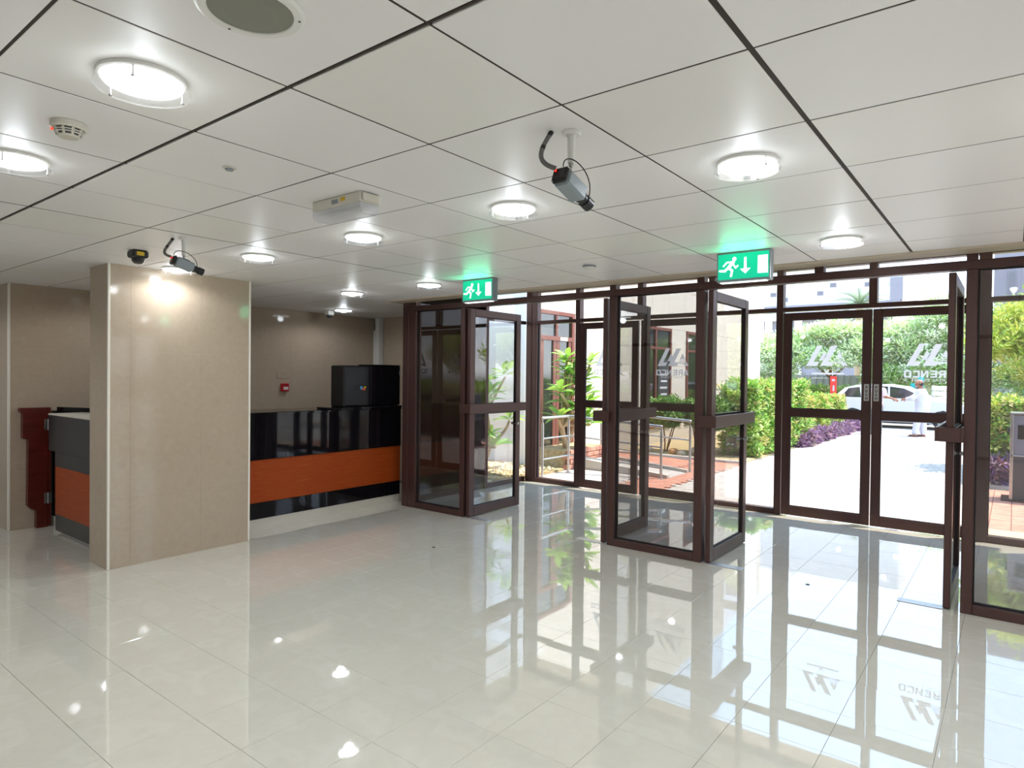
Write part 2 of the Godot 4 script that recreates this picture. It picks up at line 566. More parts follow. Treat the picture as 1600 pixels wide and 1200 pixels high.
func build_ceiling() -> void:
	var c := shell("ceiling", "suspended ceiling of square off-white metal panels with dark joints", "ceiling")
	bar("void", -12.3, 5.3, H + 0.03, H + 0.3, -5.42, 6.3, M.ceiling_void, c, 0)
	bar("void", -12.3, -5.95, H + 0.03, H + 0.3, -6.95, -5.42, M.ceiling_void, c, 0)
	var s := 0.6007
	var rest := []
	var base: Mesh
	for i in range(-18, 11):
		for j in range(-10, 14):
			var x0 := -1.168 + i * s
			var z1 := -1.747 - j * s
			var z0 := z1 - s
			var x1 := x0 + s
			if z1 > 6.0 or x1 > 5.0 or x0 < -12.0: continue
			var inner := x1 > -5.9
			var zend := -5.16 if inner else -6.72
			if z1 < zend + 0.03: continue
			z0 = maxf(z0, zend)
			if x1 < -7.9 and z1 < -2.1: continue
			# wider joints along the main runners
			var gx0 := 0.0085 if i in [1, -5] else 0.0042
			var gx1 := 0.0085 if i in [0, -6] else 0.0042
			var gz := 0.009 if j == -2 else 0.0042
			var gz1 := 0.009 if j == -1 else 0.0042
			var mid := Vector3((x0 + x1) / 2, H + 0.0085, (z0 + z1) / 2)
			var full := z1 - z0 > 0.55
			var b := MB.new()
			b.box(Vector3.ZERO, Vector3(s - gx0 - gx1, 0.017, z1 - z0 - gz - gz1), 0.0014)
			var tilt := Vector3(rng.randf_range(-1, 1), 0, rng.randf_range(-1, 1)) * 0.0012
			if rng.randf() < 0.12: tilt *= 3.0
			var t := Transform3D(Basis.from_euler(tilt), mid + Vector3((gx0 - gx1) / 2, 0, (gz1 - gz) / 2 * -1.0))
			if in_frame(mid - Vector3(0, 0.0085, 0), 260):
				var o := part("panel", b, M.ceiling_panel if (i * 7 + j * 3) % 5 else M.ceiling_panel_warm, c)
				o.transform = t
			else:
				if base == null and full:
					var bb := MB.new()
					bb.box(Vector3.ZERO, Vector3(s - 0.0056, 0.017, s - 0.0056), 0.0022)
					base = bb.mesh()
				rest.append(Transform3D(Basis.IDENTITY, mid))
	stuff("panel_field", base, M.ceiling_panel, rest, [], c)
	# dark carrier rails that fill the joints almost flush
	for i in range(-18, 12):
		var x := -1.168 + i * s
		if x < -12 or x > 5: continue
		var g := 0.0082 if i in [1, -5] else 0.004
		bar("carrier_rail", x - g, x + g, H + 0.0012, H + 0.03, -5.155 if x > -5.95 else -6.7, 5.99, M.rail_brown, c, 0)
	for j in range(-12, 9):
		var z := -1.747 - j * s
		if z < -5.15: continue
		var g := 0.0087 if j == -2 else 0.004
		bar("carrier_rail", -11.99, 4.99, H + 0.0014, H + 0.03, z - g, z + g, M.rail_brown, c, 0)

# a plain lettering mesh, extruded a little, its front towards +z
func words(text: String, size: float, depth: float, bold := true, font := "Droid Sans") -> TextMesh:
	var sf := SystemFont.new()
	sf.font_names = PackedStringArray([font])
	sf.font_weight = 700 if bold else 400
	var t := TextMesh.new()
	t.font = sf
	t.text = text
	t.font_size = 64
	t.pixel_size = size / 46.0
	t.depth = depth
	t.curve_step = 1.0
	return t

# one door leaf in its own axes: hinge edge at x = 0, leaf towards +x, thickness about z = 0
func leaf(parent: Node, wide: float, high: float, pane: Material) -> void:
	var br: Material = M.bronze
	var t := 0.0225
	var st := 0.088
	bar("stile", 0, st, 0, high, -t, t, br, parent, 0.004)
	bar("stile", wide - st, wide, 0, high, -t, t, br, parent, 0.004)
	bar("top_rail", st, wide - st, high - 0.082, high, -t, t, br, parent, 0.004)
	bar("bottom_rail", st, wide - st, 0, 0.108, -t, t, br, parent, 0.004)
	bar("middle_rail", st, wide - st, 1.165, 1.258, -t, t, br, parent, 0.004)
	for y in [[0.108, 1.165], [1.258, high - 0.082]]:
		var g := MB.new()
		for sd in [-1.0, 1.0]:
			g.span(st, st + 0.007, y[0], y[1], sd * 0.004, sd * 0.013)
			g.span(wide - st - 0.007, wide - st, y[0], y[1], sd * 0.004, sd * 0.013)
			g.span(st + 0.007, wide - st - 0.007, y[0], y[0] + 0.007, sd * 0.004, sd * 0.013)
			g.span(st + 0.007, wide - st - 0.007, y[1] - 0.007, y[1], sd * 0.004, sd * 0.013)
		part("gasket", g, M.gasket, parent)
		bar("glass_pane", st, wide - st, y[0], y[1], -0.003, 0.003, pane, parent, 0)

# hollow rectangular push handle that runs right round the leaf
func push_ring(parent: Node, wide: float, y: float) -> void:
	var b := MB.new()
	var h := 0.1
	var o := 0.075
	for sd in [-1.0, 1.0]:
		b.box(Vector3(wide / 2, y, sd * o), Vector3(wide + 0.13, h, 0.018), 0.002)
	b.box(Vector3(-0.056, y, 0), Vector3(0.018, h, o * 2 - 0.018), 0.002)
	b.box(Vector3(wide + 0.056, y, 0), Vector3(0.018, h, o * 2 - 0.018), 0.002)
	part("push_handle", b, M.bronze, parent)

# the heavy company lettering below the logo, seen reversed from inside the lobby
func block_letters() -> MB:
	var b := MB.new()
	var glyphs := {
		"A": [[0, 0, 0.26, 0, 0.62, 1, 0.36, 1], [0.74, 0, 1, 0, 0.62, 1, 0.5, 0.68], [0.3, 0.16, 0.69, 0.16, 0.62, 0.36, 0.37, 0.36]],
		"R": [[0, 0, 0.26, 0, 0.26, 1, 0, 1], [0.26, 0.78, 0.8, 0.78, 0.74, 1, 0.26, 1], [0.68, 0.58, 0.92, 0.58, 0.92, 0.78, 0.68, 0.78], [0.26, 0.36, 0.8, 0.36, 0.92, 0.58, 0.26, 0.58], [0.46, 0.36, 0.68, 0, 0.98, 0, 0.72, 0.36]],
		"E": [[0, 0, 0.26, 0, 0.26, 1, 0, 1], [0.26, 0, 0.86, 0, 0.86, 0.21, 0.26, 0.21], [0.26, 0.4, 0.78, 0.4, 0.78, 0.6, 0.26, 0.6], [0.26, 0.79, 0.86, 0.79, 0.86, 1, 0.26, 1]],
		"N": [[0, 0, 0.25, 0, 0.25, 1, 0, 1], [0.71, 0, 0.96, 0, 0.96, 1, 0.71, 1], [0.25, 0.66, 0.71, 0, 0.71, 0.36, 0.25, 1]],
		"C": [[0, 0.1, 0.1, 0, 0.26, 0, 0.26, 1, 0.1, 1, 0, 0.9], [0.26, 0, 0.84, 0, 0.92, 0.1, 0.92, 0.22, 0.26, 0.22], [0.26, 0.78, 0.92, 0.78, 0.92, 0.9, 0.84, 1, 0.26, 1]],
		"O": [[0, 0.1, 0.1, 0, 0.26, 0, 0.26, 1, 0.1, 1, 0, 0.9], [0.26, 0, 0.7, 0, 0.7, 0.22, 0.26, 0.22], [0.26, 0.78, 0.7, 0.78, 0.7, 1, 0.26, 1], [0.7, 0, 0.86, 0, 0.96, 0.1, 0.96, 0.9, 0.86, 1, 0.7, 1]],
	}
	var x := 0.228
	for ch in ["A", "R", "E", "N", "C", "O"]:
		for g in glyphs[ch]:
			var q := PackedVector2Array()
			for i in range(0, g.size(), 2): q.append(Vector2(x - g[i] * 0.07, g[i + 1] * 0.076))
			b.film(q)
		x -= 0.0765
	return b

func logo(parent: Node, at: Vector3, turn: float, size: float, letters: bool) -> void:
	# drawn as seen from inside the lobby; size is metres per drawing unit
	var polys := [
		[[0, 0], [135, 0], [165, 57], [95, 57], [205, 278], [140, 278]],
		[[178, 0], [322, 0], [350, 57], [280, 57], [385, 270], [310, 270]],
		[[165, 75], [215, 75], [255, 140], [222, 190], [190, 130]],
		[[415, 193], [370, 107], [455, 107]],
		[[365, 96], [460, 96], [465, 86], [360, 86]],
		[[352, 73], [472, 73], [477, 62], [346, 62]],
		[[345, 50], [487, 50], [512, 0], [455, 0], [440, 30], [345, 38]],
	]
	var b := MB.new()
	for p in polys:
		var q := PackedVector2Array()
		for k in p: q.append(Vector2(k[0] - 256, k[1]) * size)
		b.film(q)
	var e := part("logo_decal", b, M.white_decal, parent, at)
	e.rotation.y = turn
	if letters:
		var o := part("lettering", block_letters(), M.white_decal, e, Vector3(-0.012, -0.124, 0))
		o = part("lettering", words("REAL ESTATE", 0.03, 0.0, false), M.white_decal, e, Vector3(-0.02, -0.15, 0))
		o.rotation.y = PI
		o.scale = Vector3(1.3, 1, 1)
	else:
		# what is left of the scraped-off lettering
		var r := MB.new()
		r.film(PackedVector2Array([Vector2(-0.155, -0.098), Vector2(0.185, -0.098), Vector2(0.185, -0.078), Vector2(-0.155, -0.078)]))
		r.film(PackedVector2Array([Vector2(-0.16, -0.142), Vector2(0.02, -0.142), Vector2(0.02, -0.136), Vector2(-0.16, -0.136)]))
		r.film(PackedVector2Array([Vector2(-0.005, -0.078), Vector2(0.012, -0.078), Vector2(0.035, -0.04), Vector2(0.02, -0.04), Vector2(0.004, -0.062), Vector2(-0.014, -0.04), Vector2(-0.03, -0.04)]))
		part("lettering_remnant", r, M.white_decal, e)

func push_plate(parent: Node, x: float, side: float) -> void:
	var p := bar("push_plate", -0.025, 0.025, 1.37, 1.555, 0.0226, 0.0242, M.steel_satin, parent, 0.0005)
	p.position.x = x
	p.rotation.y = 0.0 if side > 0 else PI
	var k := 0
	for ch in ["P", "U", "S", "H"]:
		part("lettering", words(ch, 0.03, 0.0008), M.black_plastic, p, Vector3(0, 1.519 - 0.041 * k, 0.0246))
		k += 1

func build_vestibule() -> void:
	var br: Material = M.bronze
	# inner screen: frame pieces and the three fixed panes
	var s := shell("window_1", "bronze framed inner glass screen of the entrance vestibule with three fixed panes", "glass screen")
	var z0 := ZI - 0.05
	var z1 := ZI + 0.045
	for x in [[-5.95, -5.85], [-5.845, -5.72], [-4.99, -4.925], [-3.07, -2.995], [-2.21, -2.135], [-0.272, -0.205], [0.62, 0.74]]:
		bar("post", x[0], x[1], 0, 2.385, z0, z1, br, s, 0.004)
	bar("header", -5.95, 0.74, 2.385, 2.447, z0, z1, br, s, 0.004)
	for x in [-4.96, -4.02, -3.035, -2.17, -1.217, -0.24]:
		bar("stub_post", x - 0.033, x + 0.033, 2.447, 2.535, z0 + 0.01, z1, br, s, 0.003)
	bar("stub_post", -5.95, -5.72, 2.447, 2.535, z0 + 0.01, z1, br, s, 0.003)
	bar("glass_strip", -5.72, 0.72, 2.449, 2.533, ZI - 0.004, ZI + 0.002, M.pane_clear, s, 0)
	for x in [[-5.72, -4.99], [-2.995, -2.21], [-0.205, 0.62]]:
		bar("bottom_rail", x[0], x[1], 0, 0.07, z0, z1, br, s, 0.004)
		bar("glass_pane", x[0], x[1], 0.07, 2.385, ZI - 0.004, ZI + 0.004, M.pane_bronze if x[0] < -1.0 else M.pane_light_bronze, s, 0)
		var g := MB.new()
		for sd in [-0.014, 0.005]:
			g.span(x[0], x[0] + 0.01, 0.07, 2.385, ZI + sd, ZI + sd + 0.009)
			g.span(x[1] - 0.01, x[1], 0.07, 2.385, ZI + sd, ZI + sd + 0.009)
			g.span(x[0] + 0.01, x[1] - 0.01, 0.07, 0.08, ZI + sd, ZI + sd + 0.009)
			g.span(x[0] + 0.01, x[1] - 0.01, 2.375, 2.385, ZI + sd, ZI + sd + 0.009)
		part("gasket", g, M.gasket, s)
	# inner leaves, all standing open towards the street
	var spots := [
		[-4.878, PI / 2 - 0.0, "open bronze framed glass door leaf nearest the reception desk"],
		[-3.125, PI / 2, "open bronze framed glass door leaf left of the middle glass pane"],
		[-2.085, PI / 2, "open bronze framed glass door leaf right of the middle glass pane"],
		[-0.352, PI / 2, "open bronze framed glass door leaf seen edge-on at the right"],
	]
	for i in spots.size():
		var d := shell("door_%d" % (i + 1), spots[i][2], "door", Vector3(spots[i][0], 0.008, -5.475))
		d.rotation.y = spots[i][1]
		d.set_meta("group", "inner entrance door leaves")
		leaf(d, 0.945, 2.366, M.pane_light_bronze)
		push_ring(d, 0.945 - 0.02, 1.23)
		var lk := MB.new()
		lk.tube([Vector3(0.87, 1.02, -0.05), Vector3(0.87, 1.02, 0.05)], [0.017], 12)
		part("lock_cylinder", lk, M.steel, d)
		# floor spring plate in the opening
		var right: bool = i % 2 == 0
		var cx: float = spots[i][0] + (0.14 if right else -0.14)
		var fp := thing("floor_spring", ["steel floor spring plate at the foot of the door leaf nearest the reception desk", "steel floor spring plate at the foot of the leaf left of the middle pane", "steel floor spring plate at the foot of the leaf right of the middle pane", "long steel floor spring plate at the foot of the edge-on right door leaf"][i], "floor plate", Vector3(cx, 0, -5.5), 0, "floor spring plates")
		bar("cover_plate", -0.16, 0.16, 0.0, 0.004, -0.045, 0.045, M.steel_satin, fp, 0.001)
		for x in [-0.14, 0.14]:
			var sc := MB.new()
			sc.lathe([Vector2(0.005, 0.004), Vector2(0.005, 0.0052), Vector2(0, 0.0054)], 10)
			part("screw", sc, M.steel, fp, Vector3(x, 0, 0))
	# outer screen
	s = shell("window_2", "bronze framed outer glass screen of the entrance vestibule with transom lights", "glass screen")
	z0 = ZO - 0.06
	z1 = ZO + 0.05
	for x in [[-5.95, -5.845], [-5.84, -5.748], [-5.06, -4.985], [-3.075, -3.0], [-2.245, -2.17], [-0.295, -0.19], [0.62, 0.74]]:
		bar("post", x[0], x[1], 0, 2.95, z0, z1, br, s, 0.004)
	var bays := [[-5.748, -5.06], [-4.985, -3.075], [-3.0, -2.245], [-2.17, -0.295], [-0.19, 0.62]]
	for k in bays.size():
		var x: Array = bays[k]
		bar("transom", x[0], x[1], 2.405, 2.455, z0, z1, br, s, 0.004)
		bar("head", x[0], x[1], 2.89, 2.95, z0, z1, br, s, 0.004)
		if k % 2 == 0:
			bar("sill", x[0], x[1], 0, 0.066, z0, z1, br, s, 0.004)
			bar("glass_pane", x[0], x[1], 0.066, 2.405, ZO - 0.003, ZO + 0.003, M.pane_clear, s, 0)
			bar("transom_pane", x[0], x[1], 2.455, 2.89, ZO - 0.003, ZO + 0.003, M.pane_clear, s, 0)
			var g := MB.new()
			for sd in [-0.014, 0.005]:
				g.span(x[0], x[0] + 0.011, 0.066, 2.405, ZO + sd, ZO + sd + 0.009)
				g.span(x[1] - 0.011, x[1], 0.066, 2.405, ZO + sd, ZO + sd + 0.009)
			part("gasket", g, M.gasket, s)
		else:
			var c: float = (x[0] + x[1]) / 2
			bar("post", c - 0.04, c + 0.04, 2.455, 2.89, z0, z1, br, s, 0.004)
			bar("transom_pane", x[0], c - 0.04, 2.455, 2.89, ZO - 0.003, ZO + 0.003, M.pane_clear, s, 0)
			bar("transom_pane", c + 0.04, x[1], 2.455, 2.89, ZO - 0.003, ZO + 0.003, M.pane_clear, s, 0)
	var outer := [[-4.978, 0.0, "closed outer glass door leaf beside the frangipani window"], [-3.082, PI, "closed outer glass door leaf with the logo behind the middle pane"], [-2.163, 0.0, "closed outer glass door leaf with scraped lettering under its logo"], [-0.302, PI, "closed outer glass door leaf with the full logo and lettering at the right"]]
	for i in outer.size():
		var d := shell("door_%d" % (i + 5), outer[i][2], "door", Vector3(outer[i][0], 0.012, ZO + 0.028))
		d.set_meta("group", "outer entrance door leaves")
		if outer[i][1] > 0: d.rotation.y = PI
		leaf(d, 0.926, 2.376, M.pane_clear)
		var flip: float = -1.0 if outer[i][1] > 0 else 1.0
		# the decals sit on the glass; turned leaves carry them turned back
		var at := Vector3(0.47, 1.755, 0.0)
		if i == 3: at.x = 0.394
		logo(d, at + Vector3(0, 0, flip * 0.0038), PI if flip < 0 else 0.0, 0.000846, i != 2)
		var hnd := MB.new()
		hnd.tube([Vector3(0.885, 0.98, -0.03), Vector3(0.885, 0.98, -0.075), Vector3(0.885, 1.0, -0.085), Vector3(0.885, 1.32, -0.085), Vector3(0.885, 1.34, -0.075), Vector3(0.885, 1.34, -0.03)] if flip > 0 else [Vector3(0.885, 0.98, 0.03), Vector3(0.885, 0.98, 0.075), Vector3(0.885, 1.0, 0.085), Vector3(0.885, 1.32, 0.085), Vector3(0.885, 1.34, 0.075), Vector3(0.885, 1.34, 0.03)], [0.012], 10)
		part("pull_handle", hnd, M.steel, d)
		if i >= 2: push_plate(d, 0.883, flip)
	# side wall of the vestibule: polished dark panel, then a clear window to the planted corner
	var w := shell("wall_vestibule_left", "polished dark panelled side wall of the entrance vestibule", "wall")
	bar("core", -6.0, -5.965, 0, 3.1, -7.05, -5.55, M.bronze_dark, w, 0)
	bar("dark_panel", -5.964, -5.95, 0.08, 2.9, -7.02, -5.55, M.mirror_panel, w, 0.001)
	s = shell("window_3", "bronze framed side window of the vestibule facing the planted corner", "window")
	bar("post", -6.0, -5.94, 0, 2.95, -7.1, -7.03, br, s, 0.003)
	bar("sill", -6.0, -5.94, 0, 0.07, -7.99, -7.1, br, s, 0.003)
	bar("transom", -6.0, -5.94, 2.405, 2.455, -7.99, -7.1, br, s, 0.003)
	bar("glass_pane", -5.973, -5.967, 0.07, 2.405, -7.99, -7.1, M.pane_clear, s, 0)
	bar("glass_pane", -5.973, -5.967, 2.455, 2.95, -7.99, -7.1, M.pane_clear, s, 0)
	w = shell("wall_vestibule_right", "plain side wall of the entrance vestibule at the far right", "wall")
	bar("core", 0.74, 0.8, 0, 3.1, -8.1, -5.55, M.cladding, w, 0)
	w = shell("ceiling_vestibule", "plain ceiling and roof slab over the entrance vestibule", "ceiling")
	bar("slab", -6.05, 0.85, 2.95, 3.25, -8.5, -5.5, M.plaster, w, 0)

func build_reception() -> void:
	var t := thing("reception_desk", "long black and orange wood reception desk with a pale toe strip behind the stone pillar", "desk", Vector3(-6.15, 0, -3.37))
	var n := 2.25
	bar("fascia", -0.035, 0, 0.715, 1.18, -n, 0, M.laminate_black, t, 0.002)
	bar("wood_band", -0.05, -0.012, 0.27, 0.713, -n, 0, M.wood_orange, t, 0.001)
	bar("base_band", -0.05, -0.012, 0.1, 0.268, -n, 0, M.laminate_black, t, 0.001)
	bar("toe_strip", -0.06, -0.02, 0, 0.099, -n, 0, M.cream_plastic, t, 0.001)
	bar("carcass", -0.55, -0.036, 0.1, 1.18, -n, 0, M.laminate_charcoal, t, 0)
	bar("worktop", -0.6, 0.015, 1.18, 1.205, -n, 0, M.laminate_black, t, 0.004)
	bar("raised_top", -0.3, 0.02, 1.2055, 1.225, -n, -1.2, M.laminate_black, t, 0.004)
	t = thing("display_cabinet", "matt black box with a small coloured sticker standing on the reception desk", "box", Vector3(-6.3, 1.226, -4.96))
	part("housing", boxm(-0.15, 0.1, 0, 0.49, -0.195, 0.195, 0.012), M.black_plastic, t)
	bar("front_panel", 0.1, 0.104, 0.025, 0.465, -0.175, 0.175, M.laminate_charcoal, t, 0.002)
	var st := MB.new()
	st.lathe([Vector2(0, 0), Vector2(0.02, 0), Vector2(0.02, 0.002), Vector2(0, 0.002)], 18, Transform3D(Basis(Vector3.BACK, -PI / 2), Vector3(0.104, 0.225, -0.06)))
	part("sticker", st, M.blue_sticker, t)
	bar("sticker", 0.104, 0.106, 0.195, 0.22, -0.12, -0.075, M.orange_sticker, t, 0)
	bar("sticker", 0.104, 0.106, 0.222, 0.24, -0.13, -0.1, M.yellow_sticker, t, 0)
	t = thing("display_cabinet", "glossy black box nearest the glass screen on the reception desk", "box", Vector3(-6.3, 1.226, -5.41))
	part("housing", boxm(-0.15, 0.1, 0, 0.5, -0.245, 0.245, 0.014), M.laminate_black, t)
	bar("top_cap", -0.15, 0.103, 0.5, 0.508, -0.245, 0.245, M.black_plastic, t, 0.003)
	bar("clip", 0.1, 0.106, 0.38, 0.44, -0.235, -0.22, M.steel, t, 0.001)
	# the low counter that closes the recess left of the pillar
	t = thing("side_counter", "short black and orange wood counter between the stone pillar and the swing gate", "counter", Vector3(-7.42, 0, -2.25))
	part("fascia", boxm(-0.18, 1.25, 0.82, 1.175, -0.03, 0, 0.002), M.laminate_charcoal, t)
	bar("fascia", 0.0, 1.25, 0.68, 0.8195, -0.03, -0.001, M.laminate_charcoal, t, 0.001)
	bar("wood_band", 0.0, 1.25, 0.21, 0.679, -0.035, -0.004, M.wood_orange, t, 0.001)
	bar("base_band", 0.0, 1.25, 0.05, 0.209, -0.035, -0.004, M.laminate_charcoal, t, 0.001)
	bar("toe_strip", 0.02, 1.25, 0, 0.05, -0.08, -0.05, M.steel_satin, t, 0.001)
	bar("end_panel", 0.0, 0.02, 0.05, 0.819, -0.4, -0.036, M.laminate_charcoal, t, 0.001)
	bar("worktop", -0.18, 1.25, 1.175, 1.19, -0.45, 0.005, M.cream_plastic, t, 0.003)
	var rl := MB.new()
	var ra := Vector3(-0.34, 1.222, -0.13)
	var rb := Vector3(1.22, 1.222, -0.66)
	rl.box((ra + rb) / 2, Vector3(ra.distance_to(rb), 0.045, 0.03), 0.003, Basis(Vector3.UP, atan2(-(rb.z - ra.z), rb.x - ra.x)))
	part("back_rail", rl, M.laminate_black, t)
	bar("carcass", 0.02, 1.25, 0.05, 1.174, -0.4, -0.036, M.laminate_charcoal, t, 0)
	t = thing("pedestal_cabinet", "narrow black cabinet with an orange band in the gap behind the swing gate", "cabinet", Vector3(-7.95, 0, -2.38))
	part("body", boxm(0.002, 0.1, 0.1, 1.2, -0.3, 0, 0.003), M.laminate_black, t)
	bar("wood_band", 0.1, 0.108, 0.29, 0.78, -0.3, 0.0, M.wood_red, t, 0.001)
	bar("toe_strip", 0.002, 0.1, 0, 0.099, -0.3, -0.002, M.cream_plastic, t, 0.001)
	# stepped red wood end stub on the wall and the flap hinged on it
	t = thing("swing_gate", "dark red wooden swing gate with stepped edge and steel hinges against the wall", "gate", Vector3(-7.95, 0, -2.1))
	var xf := Transform3D(Basis(Vector3.UP, PI / 2), Vector3.ZERO)  # x of the drawing runs to -z, its depth to +x
	var b := MB.new()
	b.prism(PackedVector2Array([Vector2(0.13, 0), Vector2(0.225, 0), Vector2(0.225, 1.235), Vector2(-0.01, 1.235), Vector2(-0.01, 1.195), Vector2(0.012, 1.18), Vector2(0.012, 0.93), Vector2(0.06, 0.91), Vector2(0.055, 0.24), Vector2(0.09, 0.2), Vector2(0.13, 0.19)]), 0.002, 0.075, xf)
	part("wall_stub", b, M.wood_red, t)
	b = MB.new()
	b.prism(PackedVector2Array([Vector2(0.229, 0.02), Vector2(0.252, 0.02), Vector2(0.252, 1.235), Vector2(0.229, 1.235)]), 0.03, 0.075, xf)
	part("flap", b, M.wood_red, t)
	for y in [0.3, 1.06]:
		b = MB.new()
		b.span(0.0755, 0.079, y - 0.055, y + 0.055, -0.262, -0.195, 0.001)
		b.tube([Vector3(0.081, y - 0.055, -0.228), Vector3(0.081, y + 0.055, -0.228)], [0.008], 10)
		part("hinge", b, M.steel, t)
	# on the reception walls
	t = thing("fire_call_point", "small red fire alarm call point on the reception wall", "fire alarm", Vector3(-7.95, 1.42, -5.1))
	part("housing", boxm(0.001, 0.05, -0.055, 0.055, -0.055, 0.055, 0.008), M.red_plastic, t)
	bar("break_glass", 0.05, 0.053, -0.03, 0.01, -0.036, 0.036, M.paper, t, 0.001)
	bar("hinge_lip", 0.05, 0.053, 0.024, 0.032, -0.04, 0.04, M.dark_grey, t, 0.001)
	t = thing("notice_plate", "pale blank plate on the wall above the red alarm call point", "sign plate", Vector3(-7.95, 1.59, -5.08))
	bar("plate", 0.001, 0.006, -0.045, 0.045, -0.09, 0.09, M.wall_tile, t, 0.001)
	t = thing("cable_duct", "white vertical cable duct in the corner of the reception recess", "duct", Vector3(-7.88, 0, -6.64))
	part("box_section", boxm(-0.065, 0.03, 0.0, 2.3, -0.075, -0.02, 0.004), M.white_plastic, t)
	part("box_section", boxm(0.03, 0.12, 0.0, 2.488, -0.075, 0.02, 0.004), M.white_plastic, t)
	b = MB.new()
	for k in 4:
		b.tube([Vector3(-0.05 + k * 0.022, 2.28, -0.05), Vector3(-0.045 + k * 0.02, 2.38, -0.04), Vector3(-0.03 + k * 0.016, 2.489, -0.045)], [0.007], 7)
	part("cable_bundle", b, M.black_plastic, t)

const LAMPS := [
	[-2.06, -0.845, "round glowing ceiling lamp with a glass disc, largest and nearest in the photo"],
	[-3.26, -0.845, "round glowing ceiling lamp cut by the left edge of the photo"],
	[-0.867, -2.648, "round glowing ceiling lamp right of the nearer security camera"],
	[-2.06, -2.648, "round glowing ceiling lamp left of the nearer security camera"],
	[-3.26, -2.648, "round glowing ceiling lamp behind the emergency light box"],
	[-4.47, -2.648, "round glowing ceiling lamp between the far security camera and the emergency light box"],
	[-5.585, -2.57, "round glowing ceiling lamp against the top of the stone pillar"],
	[-0.867, -4.44, "round glowing ceiling lamp in front of the closed doors with the logos"],
	[-4.46, -4.42, "round glowing ceiling lamp just left of the far exit sign"],
	[-5.62, -4.42, "round glowing ceiling lamp over the reception desk front"],
	[-7.2, -5.52, "round glowing ceiling lamp deep in the reception recess"],
]
const LAMPS_UNSEEN := [[-7.05, -2.9], [-7.95, -0.845], [0.33, -0.845], [0.33, -2.648], [1.53, -0.845], [1.53, -2.648], [1.53, -4.44], [-0.867, 0.957], [-2.06, 0.957], [-3.26, 0.957], [-4.46, -0.845], [-4.46, 0.957], [-6.86, -0.845], [-6.86, 0.957], [-9.2, -0.845], [-9.2, 0.957], [0.33, 0.957], [-0.867, 2.76], [-3.26, 2.76], [-6.0, 3.0], [2.0, 2.76], [3.4, -1.7]]

const LAMP_E := 0.148
const LAMP_HALO := 0.021

func lamp_light(x: float, z: float, halo := true, e := 1.0) -> void:
	# most of the light goes down through the glass disc, some sideways out of the gap above it
	var d := SpotLight3D.new()
	d.name = "lamp_light"
	d.light_color = Color("#f4f8ff")
	d.light_energy = LAMP_E * e
	d.light_size = 0.055
	d.spot_angle = 86.0
	d.spot_angle_attenuation = 0.35
	d.spot_range = 30.0
	d.spot_attenuation = 2.0
	d.shadow_enabled = true
	add_child(d, true)
	d.position = Vector3(x, H - 0.055, z)
	d.rotation.x = -PI / 2
	if not halo: return
	var l := OmniLight3D.new()
	l.name = "lamp_halo_light"
	l.light_color = Color("#f0f8ff")
	l.light_energy = LAMP_HALO * e
	l.light_size = 0.04
	l.omni_range = 30.0
	l.omni_attenuation = 2.0
	l.shadow_enabled = true
	add_child(l, true)
	l.position = Vector3(x, H - 0.06, z)

